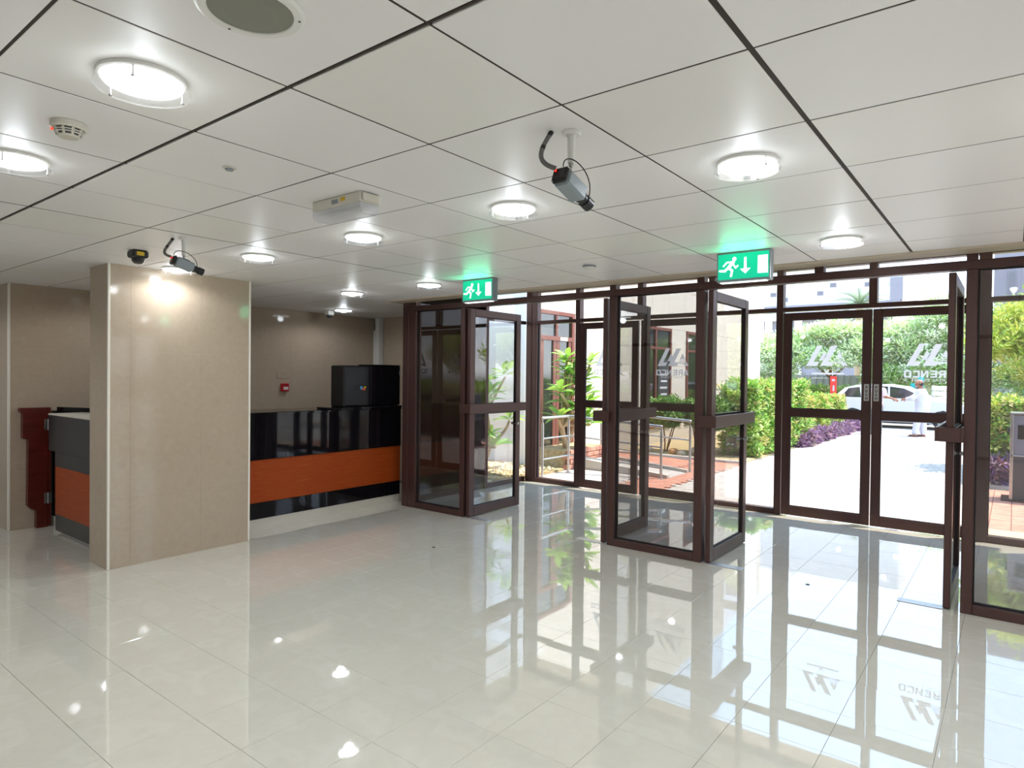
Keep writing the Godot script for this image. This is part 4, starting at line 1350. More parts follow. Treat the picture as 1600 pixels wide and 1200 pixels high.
# hedge foliage: box shaped volume with an uneven skin
func hedge_leaves(parent: Node, x0: float, x1: float, y0: float, y1: float, z0: float, z1: float, count: int, mesh: Mesh, base: Array, size: float) -> void:
	var xfs := []
	var cols := []
	for k in count:
		var p := Vector3(rng.randf(), rng.randf(), rng.randf())
		var f := rng.randf()
		var e := pow(rng.randf(), 2.2) * 0.3
		if f < 0.36: p.y = 1.0 - e
		elif f < 0.66: p.x = 1.0 - e
		elif f < 0.8: p.x = e
		elif f < 0.9: p.z = e
		else: p.z = 1 - e
		var w := Vector3(lerpf(x0, x1, p.x), lerpf(y0, y1, p.y), lerpf(z0, z1, p.z))
		var bump := sin(w.z * 3.1 + w.x * 2.0) * 0.5 + sin(w.z * 7.3 + 1.7 + w.y * 4.0) * 0.35
		w += Vector3((p.x - 0.5) * 0.22 * bump, (p.y) * 0.1 * bump, 0) + Vector3(rng.randfn(), rng.randfn(), rng.randfn()) * 0.025
		w.y = maxf(w.y, 0.04)
		xfs.append(Transform3D(any_turn().scaled(Vector3.ONE * size * rng.randf_range(0.7, 1.35)), w))
		cols.append(tint(base[rng.randi() % base.size()], 0.15))
	stuff("foliage", mesh, M.leaf, xfs, cols, parent)

func branch(b: MB, a: Vector3, c: Vector3, r0: float, r1: float, bend: float) -> void:
	var m := (a + c) / 2 + Vector3(rng.randfn(), rng.randfn() * 0.3, rng.randfn()) * bend
	var pts := []
	var rad := []
	for k in 6:
		var u := k / 5.0
		pts.append(a.lerp(m, u).lerp(m.lerp(c, u), u))
		rad.append(lerpf(r0, r1, u))
	b.tube(pts, rad, 7)

func build_planting() -> void:
	lump_noise.seed = 12
	lump_noise.frequency = 0.8
	var broad := sprig(7, 0.075, 0.042, 0.05, 3)
	var fine := sprig(10, 0.16, 0.05, 0.17, 5)
	var blade := sprig(8, 0.11, 0.026, 0.03, 8)
	var greens := [Color("#7fae45"), Color("#94bd58"), Color("#6a9c3c"), Color("#b3cb7c"), Color("#c2b478")]
	var dull := [Color("#6f9a45"), Color("#86a95a"), Color("#5e8740")]
	var purple := [Color("#84618e"), Color("#9a7aa3"), Color("#6d4d78"), Color("#a98f9f")]
	var lime := [Color("#d2d86a"), Color("#c2d45e"), Color("#e0df8a"), Color("#aac858")]
	var pale := [Color("#d3e2b8"), Color("#dce7ca"), Color("#bcd898"), Color("#e8eedd")]
	# clipped hedges left of the walk
	var t := thing("hedge", "tall bright green hedge beside the white walk nearest the doors", "hedge", Vector3(-4.42, 0, -15.0), 0, "hedges along the walk")
	hedge_leaves(t, -0.42, 0.36, 0.05, 1.46, -1.9, 1.75, 6500, broad, greens, 1.0)
	var b := MB.new()
	for k in 14: branch(b, Vector3(rng.randf_range(-0.25, 0.25), 0, rng.randf_range(-1.7, 1.5)), Vector3(rng.randf_range(-0.3, 0.25), 1.1, rng.randf_range(-1.7, 1.5)), 0.014, 0.006, 0.1)
	part("stems", b, M.bark, t)
	t = thing("hedge", "lower green hedge farther along the white walk towards the street", "hedge", Vector3(-4.75, 0, -20.0), 0, "hedges along the walk")
	hedge_leaves(t, -0.2, 0.5, 0.05, 1.02, -2.9, 2.9, 7000, broad, greens + [Color("#c9b36a")], 1.05)
	b = MB.new()
	for k in 14: branch(b, Vector3(rng.randf_range(-0.1, 0.35), 0, rng.randf_range(-2.7, 2.7)), Vector3(rng.randf_range(-0.1, 0.4), 0.8, rng.randf_range(-2.7, 2.7)), 0.014, 0.006, 0.1)
	part("stems", b, M.bark, t)
	t = thing("purple_groundcover", "low purple leaved plants at the foot of the hedge beside the white walk", "plants", Vector3(-4.15, 0, -19.2), 0, "purple plants along the beds")
	hedge_leaves(t, -0.12, 0.24, 0.0, 0.22, -3.6, 3.0, 2400, blade, purple, 1.1)
	# small shrubs of the sandy bed, seen through the middle pane
	var sp := [[-5.95, -13.1, "small dark green shrub on thin stems at the left of the sandy bed"], [-5.35, -13.35, "small dark green shrub on thin stems in the middle of the sandy bed"], [-4.95, -13.05, "small dark green shrub on thin stems at the right end of the bed"]]
	for q in sp:
		t = thing("shrub", q[2], "shrub", Vector3(q[0], 0.02, q[1]), 0, "shrubs of the sandy bed")
		b = MB.new()
		for k in 4:
			var an := TAU * k / 4 + rng.randf()
			branch(b, Vector3(cos(an) * 0.03, 0, sin(an) * 0.03), Vector3(cos(an) * 0.28, 0.85, sin(an) * 0.28), 0.016, 0.008, 0.05)
		part("stem", b, M.bark, t)
		foliage(t, [[Vector3(0, 0.86, 0), Vector3(0.36, 0.28, 0.36)], [Vector3(0.18, 0.74, 0.1), Vector3(0.25, 0.2, 0.25)]], 1100, broad, dull, 1.0, 0.4)
	var rk := [[-5.6, -12.75, 0.11, "rock"], [-5.15, -12.9, 0.15, "rock_pale"], [-5.38, -12.62, 0.09, "rock_pale"], [-6.2, -12.8, 0.1, "rock_pale"]]
	for q in rk:
		b = MB.new()
		lump(b, q[2], int(q[2] * 100))
		var lb: String = {0.11: "rusty brown boulder between the shrub stems of the sandy bed", 0.15: "largest pale boulder in the sandy bed", 0.09: "smallest pale boulder at the front of the sandy bed", 0.1: "pale boulder at the left end of the sandy bed"}[q[2]]
		tag(part("boulder", b, M[q[3]], self, Vector3(q[0], q[2] * 0.55, q[1])), lb, "rock")
	# right bed: bushes, purple edge and the tree over them
	t = thing("hedge", "yellow-green bushy hedge behind the steel cabinet on the right", "hedge", Vector3(0.7, 0, -13.2))
	hedge_leaves(t, -1.05, 1.6, 0.05, 1.28, -0.6, 0.62, 6500, broad, lime + greens, 1.05)
	b = MB.new()
	for k in 12: branch(b, Vector3(rng.randf_range(-0.9, 1.2), 0, rng.randf_range(-0.4, 0.4)), Vector3(rng.randf_range(-0.9, 1.2), 0.9, rng.randf_range(-0.4, 0.4)), 0.014, 0.006, 0.1)
	part("stems", b, M.bark, t)
	t = thing("purple_groundcover", "low purple leaved plants at the foot of the right hedge by the cabinet", "plants", Vector3(0.6, 0, -12.4), 0, "purple plants along the beds")
	hedge_leaves(t, -0.95, 1.5, 0.0, 0.42, -0.15, 0.2, 1600, blade, purple + [Color("#8b6a58")], 1.15)
	tree("street_tree", "yellow-green feathery tree with a forked brown trunk on the right", Vector3(0.85, 0, -14.8), 1.6, [[Vector3(-0.75, 2.3, 0), Vector3(0.85, 0.4, 0.8)], [Vector3(0.2, 2.5, 0.2), Vector3(1.0, 0.35, 0.9)], [Vector3(-0.5, 2.75, -0.3), Vector3(0.75, 0.3, 0.7)], [Vector3(0.9, 2.2, 0), Vector3(0.8, 0.35, 0.8)], [Vector3(-0.2, 1.8, 0.3), Vector3(0.8, 0.3, 0.6)]], 2300, fine, lime, 0.85, M.bark)
	# trees along the far side of the street
	tree("street_tree", "pale green tree beside the white pier at the end of the wing", Vector3(-8.6, 0, -29.6), 1.4, [[Vector3(0, 2.75, 0), Vector3(1.0, 0.75, 1.0)], [Vector3(-0.3, 2.0, 0.2), Vector3(0.9, 0.65, 0.9)], [Vector3(0.45, 1.9, 0), Vector3(0.7, 0.6, 0.7)]], 2600, fine, pale, 1.0, M.bark)
	tree("street_tree", "spreading pale green tree behind the left logo door", Vector3(-6.25, 0, -30.2), 1.7, [[Vector3(0.1, 3.6, 0), Vector3(1.5, 0.4, 1.2)], [Vector3(-1.1, 2.9, 0), Vector3(1.1, 0.45, 1.1)], [Vector3(1.3, 2.9, 0), Vector3(1.2, 0.45, 1.1)], [Vector3(0, 2.4, 0.5), Vector3(1.3, 0.4, 1.0)]], 3200, fine, pale + [Color("#9fc070")], 0.95, M.bark)
	tree("street_tree", "pale green tree behind the gap between the logo doors", Vector3(-3.9, 0, -31.0), 1.6, [[Vector3(0, 3.4, 0), Vector3(1.2, 0.6, 1.1)], [Vector3(-0.7, 2.6, 0.2), Vector3(1.1, 0.6, 1.0)], [Vector3(0.8, 2.4, 0), Vector3(1.1, 0.55, 1.0)]], 2600, fine, pale, 0.95, M.bark)
	tree("street_tree", "tall pale green tree behind the right logo door", Vector3(-2.0, 0, -30.5), 1.6, [[Vector3(0, 4.1, 0), Vector3(1.3, 0.8, 1.2)], [Vector3(-0.8, 3.1, 0), Vector3(1.2, 0.8, 1.1)], [Vector3(0.9, 3.0, 0), Vector3(1.2, 0.7, 1.1)], [Vector3(0, 2.1, 0.4), Vector3(1.3, 0.6, 1.0)]], 3400, fine, pale + [Color("#9fc070")], 0.95, M.bark)
	tree("street_tree", "pale green tree seen between the open right leaf and its frame post", Vector3(1.3, 0, -33.0), 1.7, [[Vector3(-0.3, 2.9, 0), Vector3(1.2, 0.8, 1.1)], [Vector3(0.5, 2.1, 0), Vector3(1.3, 0.7, 1.0)]], 1800, fine, pale + [Color("#9fc070")], 0.95, M.bark)
	t = thing("hedge", "low green hedge along the far side of the street in front of the fence", "hedge", Vector3(-8.0, 0, -29.7))
	hedge_leaves(t, -4.0, 2.9, 0.0, 1.15, -0.45, 0.4, 3600, fine, greens, 0.8)
	t = thing("hedge", "tall green shrubs across the street behind the white car and the teal sign", "hedge", Vector3(-1.8, 0, -30.0))
	hedge_leaves(t, -3.0, 4.0, 0.0, 2.0, -0.6, 0.5, 5200, fine, greens + pale, 0.9)
	frangipani(Vector3(-6.34, 0.34, -9.75), 17, 11, "frangipani with broad bright leaves behind the near handrail", 11)
	frangipani(Vector3(-6.95, 0.045, -8.1), 9, 9, "frangipani with bare forked trunk in the planted corner beside the side window", 23)
	# pebbles of the planted corner
	t = thing("pebble_bed", "pale pebbles under the frangipani in the planted corner", "pebbles", Vector3(-6.6, 0.04, -8.0))
	b = MB.new()
	lump(b, 0.03, 5)
	var xfs := []
	var cols := []
	for k in 900:
		xfs.append(Transform3D(any_turn().scaled(Vector3.ONE * rng.randf_range(0.5, 1.4)), Vector3(rng.randf_range(-0.9, 0.5), 0.01, rng.randf_range(-1.1, 1.0))))
		cols.append(tint(Color("#d6c49c"), 0.15))
	stuff("pebbles", b.mesh(), M.leaf, xfs, cols, t)
	palm(Vector3(-5.95, 0, -35.0))

func lump(b: MB, r: float, sd: int) -> void:
	var f := FastNoiseLite.new()
	f.seed = sd
	f.frequency = 0.9
	var start := b.v.size()
	b.ball(Vector3.ZERO, Vector3(r, r * 0.75, r * 0.9), 14, 9)
	for i in range(start, b.v.size()):
		var d := b.v[i].normalized()
		b.v[i] *= 1.0 + 0.35 * f.get_noise_3dv(d * 1.4)

func tree(called: String, label: String, at: Vector3, fork: float, crowns: Array, count: int, mesh: Mesh, cols: Array, size: float, bark: Material) -> void:
	var t := thing(called, label, "tree", at)
	var b := MB.new()
	var f := Vector3(rng.randfn() * 0.08, fork, rng.randfn() * 0.08)
	branch(b, Vector3.ZERO, f, 0.1, 0.075, 0.06)
	part("trunk", b, bark, t)
	b = MB.new()
	for q in crowns:
		var e: Vector3 = q[0]
		branch(b, f - Vector3(0, 0.05, 0), e, 0.05, 0.02, 0.12)
		for k in 4: branch(b, f.lerp(e, 0.6), e + Vector3(rng.randf_range(-1, 1), rng.randf_range(-0.2, 0.6), rng.randf_range(-1, 1)) * q[1] * 0.8, 0.02, 0.006, 0.08)
	part("branches", b, bark, t)
	foliage(t, crowns, count, mesh, cols, size, 0.15)

func frangipani(at: Vector3, tips: int, leaves: int, label: String, sd: int) -> void:
	rng.seed = sd
	var t := thing("frangipani", label, "plant", at)
	# one broad pointed leaf along +x, folded along its midrib
	var lm := MB.new()
	var prof := [0.0, 0.4, 0.75, 0.95, 1.0, 0.85, 0.5, 0.0]
	for i in 7:
		var x0 := i / 7.0
		var x1 := (i + 1) / 7.0
		var w0: float = prof[i] * 0.16
		var w1: float = prof[i + 1] * 0.16
		for s in [-1.0, 1.0]:
			var a := Vector3(x0, -0.25 * x0 * x0, 0)
			var c := Vector3(x1, -0.25 * x1 * x1, 0)
			var a2 := a + Vector3(0, w0 * 0.3, s * w0)
			var c2 := c + Vector3(0, w1 * 0.3, s * w1)
			if s > 0: lm.quad(a, a2, c2, c)
			else: lm.quad(a, c, c2, a2)
	var leafm := lm.mesh()
	var b := MB.new()
	var ends := []
	var root := Vector3.ZERO
	var forks := [Vector3(-0.1, 0.4, 0.05), Vector3(0.12, 0.42, -0.12), Vector3(0.05, 0.38, 0.2)]
	for f in forks: branch(b, root, f, 0.055, 0.04, 0.03)
	for k in tips:
		var f: Vector3 = forks[k % 3]
		var an := TAU * k / tips + rng.randf_range(-0.3, 0.3)
		var e := Vector3(0.2 + cos(an) * rng.randf_range(0.05, 0.25), lerpf(0.42, 1.62, fmod(k * 0.618, 1.0)), sin(an) * rng.randf_range(0.15, 0.55))
		if e.y > 1.2: e.z *= 0.6
		branch(b, f, e, 0.035, 0.02, 0.06)
		ends.append(e)
	part("trunk", b, M.bark_pale, t)
	var ms: Array = [M.frangipani_leaf, M.frangipani_leaf_pale, M.frangipani_leaf_deep]
	for e in ends:
		for k in leaves:
			var an := TAU * k / leaves * 2.0 + rng.randf_range(-0.3, 0.3) + (PI / leaves if k >= leaves / 2 else 0.0)
			var el := rng.randf_range(0.0, 0.45) if k < leaves / 2 else rng.randf_range(0.5, 1.0)
			var o := part("leaf", leafm, ms[rng.randi() % 3], t)
			var l := rng.randf_range(0.27, 0.4)
			o.transform = Transform3D((Basis(Vector3.UP, an) * Basis(Vector3.BACK, el) * Basis(Vector3.RIGHT, rng.randf_range(-0.4, 0.4))).scaled(Vector3.ONE * l), e + Vector3(0, 0.02 if k < leaves / 2 else 0.04, 0))
		if rng.randf() < 0.45:
			var fl := MB.new()
			for q in 6:
				var c := Vector3(rng.randfn() * 0.05, 0.1 + rng.randf() * 0.06, rng.randfn() * 0.05)
				for p in 5:
					var a := TAU * p / 5
					var d := Vector3(cos(a), 0.45, sin(a)).normalized() * 0.038
					var s := Vector3(-sin(a), 0, cos(a)) * 0.014
					fl.tri(c, c + d * 0.7 + s, c + d)
					fl.tri(c, c + d, c + d * 0.7 - s)
			part("blossom", fl, M.frangipani_flower, t, e)

func palm(at: Vector3) -> void:
	var t := thing("date_palm", "grey-green date palm crown above the street trees behind the left logo door", "palm tree", at)
	var b := MB.new()
	var pts := []
	var rad := []
	for k in 27:
		pts.append(Vector3(0, k * 0.2, 0))
		rad.append(0.2 + (0.03 if k % 2 else 0.0) - k * 0.002)
	b.tube(pts, rad, 12)
	part("trunk", b, M.bark_pale, t)
	var fm := mat("palm_leaf", Color("#66805f"), 0.5)
	fm.backlight_enabled = true
	fm.backlight = Color(0.4, 0.45, 0.35)
	for k in 26:
		b = MB.new()
		var an := TAU * k * 0.618
		var rise := lerpf(1.3, -0.25, k / 25.0)
		var d := Vector3(cos(an), 0, sin(an))
		var top := Vector3(0, 5.25, 0)
		var line := []
		var lg := 1.35
		for i in 9:
			var u := i / 8.0
			line.append(top + d * lg * u * cos(rise * (1 - u * 0.4)) + Vector3.UP * (lg * u * sin(rise) - 0.55 * u * u))
		b.tube(line, [0.022, 0.02, 0.018, 0.015, 0.013, 0.011, 0.009, 0.007, 0.004], 5)
		var sd := d.cross(Vector3.UP)
		for i in range(1, 16):
			var u := i / 16.0
			var p0: Vector3 = line[int(u * 8)].lerp(line[mini(int(u * 8) + 1, 8)], u * 8 - int(u * 8))
			var fw: Vector3 = (line[mini(int(u * 8) + 1, 8)] - line[int(u * 8)]).normalized()
			for s in [-1.0, 1.0]:
				var ll := 0.42 * sin(PI * (0.15 + u * 0.8))
				var tip: Vector3 = p0 + (fw * 0.75 + sd * s * 0.7 + Vector3(0, 0.2, 0)).normalized() * ll
				var wv: Vector3 = fw * 0.032
				b.tri(p0 - wv, p0 + wv, tip)
		part("frond", b, fm, t)

# car standing along x, nose towards +x, wheels on y = 0, middle at the origin
func car(label: String, at: Vector3, paint: Material, tall: float, turn := 0.0) -> void:
	var t := thing("car", label, "car", at, turn)
	var L := 2.2
	# body: side outline swept across the width with tucked-in flanks
	var low := [Vector2(-2.2, 0.42), Vector2(-2.16, 0.78), Vector2(-2.05, 0.98), Vector2(-1.3, 1.02), Vector2(0.75, 1.0), Vector2(1.35, 0.93), Vector2(1.9, 0.8), Vector2(2.15, 0.62), Vector2(2.2, 0.4), Vector2(2.1, 0.24), Vector2(1.72, 0.22), Vector2(1.68, 0.4), Vector2(1.56, 0.58), Vector2(1.36, 0.66), Vector2(1.14, 0.6), Vector2(1.02, 0.42), Vector2(0.98, 0.2), Vector2(-0.98, 0.2), Vector2(-1.02, 0.42), Vector2(-1.14, 0.6), Vector2(-1.36, 0.66), Vector2(-1.58, 0.58), Vector2(-1.7, 0.42), Vector2(-1.74, 0.22), Vector2(-2.1, 0.26)]
	var b := MB.new()
	var poly := PackedVector2Array(low)
	b.prism(poly, -0.82, 0.82)
	for s in [-1.0, 1.0]:
		var inner := PackedVector2Array()
		for p in low: inner.append(Vector2(p.x * 0.985, lerpf(p.y, 0.62, 0.06)))
		b.prism(inner, 0.82 if s > 0 else -0.87, 0.87 if s > 0 else -0.82)
	part("body", b, paint, t)
	var g := [Vector2(-2.0, 0.98), Vector2(-1.62, 1.36 * tall), Vector2(-1.2, 1.47 * tall), Vector2(-0.3, 1.5 * tall), Vector2(0.25, 1.42 * tall), Vector2(1.1, 0.96)]
	b = MB.new()
	# cabin narrows towards the roof
	for i in g.size():
		var p: Vector2 = g[i]
		var q: Vector2 = g[(i + 1) % g.size()]
		var wp := lerpf(0.8, 0.6, clampf((p.y - 0.98) / 0.5, 0, 1))
		var wq := lerpf(0.8, 0.6, clampf((q.y - 0.98) / 0.5, 0, 1))
		b.quad(Vector3(p.x, p.y, -wp), Vector3(p.x, p.y, wp), Vector3(q.x, q.y, wq), Vector3(q.x, q.y, -wq))
		if i > 0 and i < g.size() - 1:
			var w1 := lerpf(0.8, 0.6, clampf((q.y - 0.98) / 0.5, 0, 1))
			b.tri(Vector3(g[0].x, g[0].y, 0.8), Vector3(q.x, q.y, w1), Vector3(p.x, p.y, wp))
			b.tri(Vector3(g[0].x, g[0].y, -0.8), Vector3(p.x, p.y, -wp), Vector3(q.x, q.y, -w1))
	part("cabin", b, paint, t)
	for s in [-1.0, 1.0]:
		for wpoly in [[Vector2(-1.72, 1.03), Vector2(-1.5, 1.34), Vector2(-1.15, 1.39), Vector2(-1.08, 1.03)], [Vector2(-1.02, 1.03), Vector2(-1.06, 1.4), Vector2(-0.28, 1.42), Vector2(-0.26, 1.03)], [Vector2(-0.2, 1.03), Vector2(-0.22, 1.42), Vector2(0.2, 1.36), Vector2(0.88, 1.02)]]:
			b = MB.new()
			var pp := PackedVector2Array()
			for p in wpoly: pp.append(Vector2(p.x, lerpf(1.03, p.y * tall, 1.0) if p.y > 1.1 else p.y))
			b.prism(pp, -0.004, 0.004)
			for i in b.v.size():
				var y := b.v[i].y
				b.v[i].z += s * (lerpf(0.8, 0.6, clampf((y - 0.98) / 0.5, 0, 1)) + 0.006)
			part("side_window", b, M.car_glass, t)
		b = MB.new()
		b.box(Vector3(0.78, 1.04, s * 0.93), Vector3(0.16, 0.12, 0.16), 0.03)
		part("mirror", b, paint, t)
		bar("head_light", 1.95, 2.2, 0.62, 0.74, s * 0.62 - 0.15, s * 0.62 + 0.15, M.chrome, t, 0.02)
		bar("tail_light", -2.2, -2.06, 0.72, 0.9, s * 0.62 - 0.15, s * 0.62 + 0.15, M.red_plastic, t, 0.02)
		bar("sill", -0.95, 0.95, 0.17, 0.26, s * 0.8 - 0.05, s * 0.8 + 0.05, M.black_plastic, t, 0.01)
	for x in [-1.36, 1.35]:
		for s in [-1.0, 1.0]:
			var xf := Transform3D(Basis(Vector3.RIGHT, PI / 2 * s), Vector3(x, 0.32, s * 0.66))
			b = MB.new()
			b.lathe([Vector2(0, 0), Vector2(0.3, 0), Vector2(0.32, 0.03), Vector2(0.32, 0.17), Vector2(0.29, 0.2), Vector2(0.2, 0.19)], 28, xf)
			var w := part("wheel", b, M.tyre, t)
			b = MB.new()
			b.lathe([Vector2(0.2, 0.188), Vector2(0.18, 0.195), Vector2(0.05, 0.18), Vector2(0.0, 0.185)], 20, xf)
			part("rim", b, M.steel, w)

func build_street() -> void:
	car("white car passing on the street behind the man in white", Vector3(-3.15, -0.03, -26.2), M.car_white, 1.0)
	car("silver car on the street partly hidden by the hedge at the left", Vector3(-7.9, -0.03, -26.9), M.car_silver, 0.94)
	# corrugated fence across the street
	var t := thing("fence", "grey corrugated metal fence across the street under the trees", "fence", Vector3(-5.5, 0, -32.2))
	var b := MB.new()
	var k := 0
	var x := -9.0
	while x < 0.4:
		var z0 := 0.03 if k % 2 else -0.03
		b.quad(Vector3(x, 0, z0), Vector3(x + 0.1, 0, z0), Vector3(x + 0.1, 1.8, z0), Vector3(x, 1.8, z0))
		b.quad(Vector3(x + 0.1, 0, z0), Vector3(x + 0.14, 0, -z0), Vector3(x + 0.14, 1.8, -z0), Vector3(x + 0.1, 1.8, z0))
		x += 0.14
		k += 1
	part("sheet", b, M.fence_metal, t)
	for i in 4: bar("post", -8.9 + i * 2.4, -8.82 + i * 2.4, 0, 1.86, -0.14, -0.06, M.steel, t)
	# small street signs
	t = thing("red_sign_post", "slim red and white sign post at the street beside the hedge end", "sign", Vector3(-5.02, 0, -24.9))
	bar("post", -0.03, 0.03, 0, 1.0, -0.03, 0.03, M.dark_grey, t)
	bar("red_board", -0.1, 0.1, 0.95, 1.72, -0.02, 0.02, M.sign_red, t)
	bar("white_mark", -0.05, 0.05, 1.55, 1.62, 0.02, 0.024, M.white_decal, t, 0)
	bar("white_mark", -0.02, 0.04, 1.2, 1.4, 0.02, 0.024, M.white_decal, t, 0)
	bar("white_mark", -0.05, 0.03, 1.05, 1.12, 0.02, 0.024, M.white_decal, t, 0)
	t = thing("teal_sign", "small stepped teal street sign behind the head of the man in white", "sign", Vector3(-2.75, 0, -28.2))
	bar("board", -0.3, 0.12, 1.25, 1.5, -0.03, 0.03, M.sign_teal, t)
	bar("board", -0.06, 0.12, 1.505, 1.78, -0.03, 0.03, M.sign_teal, t)
	bar("post", -0.04, 0.04, 0, 1.25, -0.03, 0.03, M.steel, t)
	t = thing("white_sign", "pale slatted sign board on the street right of the teal sign", "sign", Vector3(-2.0, 0, -28.4))
	for i in 3: bar("slat", -0.4, 0.4, 0.85 + i * 0.2, 1.01 + i * 0.2, -0.02, 0.02, M.white_decal, t)
	for xx in [-0.36, 0.36]: bar("post", xx - 0.03, xx + 0.03, 0, 1.43, -0.06, -0.02, M.steel, t)
	# building across the street with parking decks
	t = thing("apartment_building", "white block with grey parking decks beyond the trees across the street", "building", Vector3(-12, 0, -48))
	bar("body", -16, 6.3, 0, 12, -8, 0, M.white_wall, t, 0)
	bar("deck_opening", -6, 6.0, 4.3, 5.7, 0.0, 0.05, M.far_grey, t, 0)
	bar("deck_opening", -6, 6.0, 1.8, 3.3, 0.0, 0.05, M.far_grey, t, 0)
	for i in 7: bar("pier", -6.2 + i * 2.0, -5.7 + i * 2.0, 1.8, 5.7, 0.0, 0.2, M.white_wall, t, 0)
	bar("parapet", -6, 6.2, 5.7, 6.1, 0, 0.5, M.white_wall, t, 0.02)
	bar("parapet", -6, 6.2, 3.3, 4.3, 0, 0.5, M.white_wall, t, 0.02)
	bar("ledge", -6, 6.2, 6.6, 6.75, 0, 0.3, M.far_grey, t, 0.02)
	for q in [[-1.7, 7.6], [-0.9, 7.2], [1.4, 7.5], [2.2, 8.0], [-3.4, 7.6], [4.3, 7.9]]:
		var f := bar("window", q[0] - 0.2, q[0] + 0.2, q[1] - 0.15, q[1] + 0.15, 0, 0.04, M.far_grey, t, 0)
		bar("pane", q[0] - 0.15, q[0] + 0.15, q[1] - 0.1, q[1] + 0.1, 0.04, 0.05, M.far_window, f, 0)
	for i in 3: bar("stair_block", 4.2 + i * 0.7, 4.9 + i * 0.7, 6.75, 7.1 + i * 0.55, 0.0, 0.3, M.far_grey if i % 2 == 0 else M.white_wall, t, 0)
	t = thing("office_building", "pale grey building with tall narrow windows at the upper right beyond the tree", "building", Vector3(3.0, 0, -46))
	bar("body", -4.0, 9, 0, 14, -6, 0, M.far_grey, t, 0)
	for q in [[-3.2, 6.1], [-2.3, 6.6], [-1.85, 6.6], [-3.2, 3.2], [-2.3, 3.2], [-1.85, 3.2], [-0.6, 6.6], [-0.1, 6.6]]:
		var f := bar("window", q[0] - 0.17, q[0] + 0.17, q[1], q[1] + 1.7, 0, 0.06, M.far_grey, t, 0)
		bar("pane", q[0] - 0.13, q[0] + 0.13, q[1] + 0.05, q[1] + 1.65, 0.06, 0.08, M.far_window, f, 0)
	t = thing("street_lamp", "slim street lamp with a round head before the grey building at the upper right", "street lamp", Vector3(-0.08, 0, -37))
	b = MB.new()
	b.tube([Vector3(0, 0, 0), Vector3(0, 5.6, 0)], [0.06, 0.04], 8)
	part("pole", b, M.steel, t)
	b = MB.new()
	b.lathe([Vector2(0.04, 5.6), Vector2(0.1, 5.68), Vector2(0.15, 5.8), Vector2(0.12, 5.85), Vector2(0, 5.87)], 14)
	part("lamp_head", b, M.white_plastic, t)

# ---- figures: tapered capsules joined by a smooth minimum, meshed as surface nets ----
func cone_dist(p: Vector3, a: Vector3, b: Vector3, ra: float, rb: float) -> float:
	var ab := b - a
	var u := clampf((p - a).dot(ab) / maxf(ab.length_squared(), 1e-9), 0, 1)
	return (p - a - ab * u).length() - lerpf(ra, rb, u)

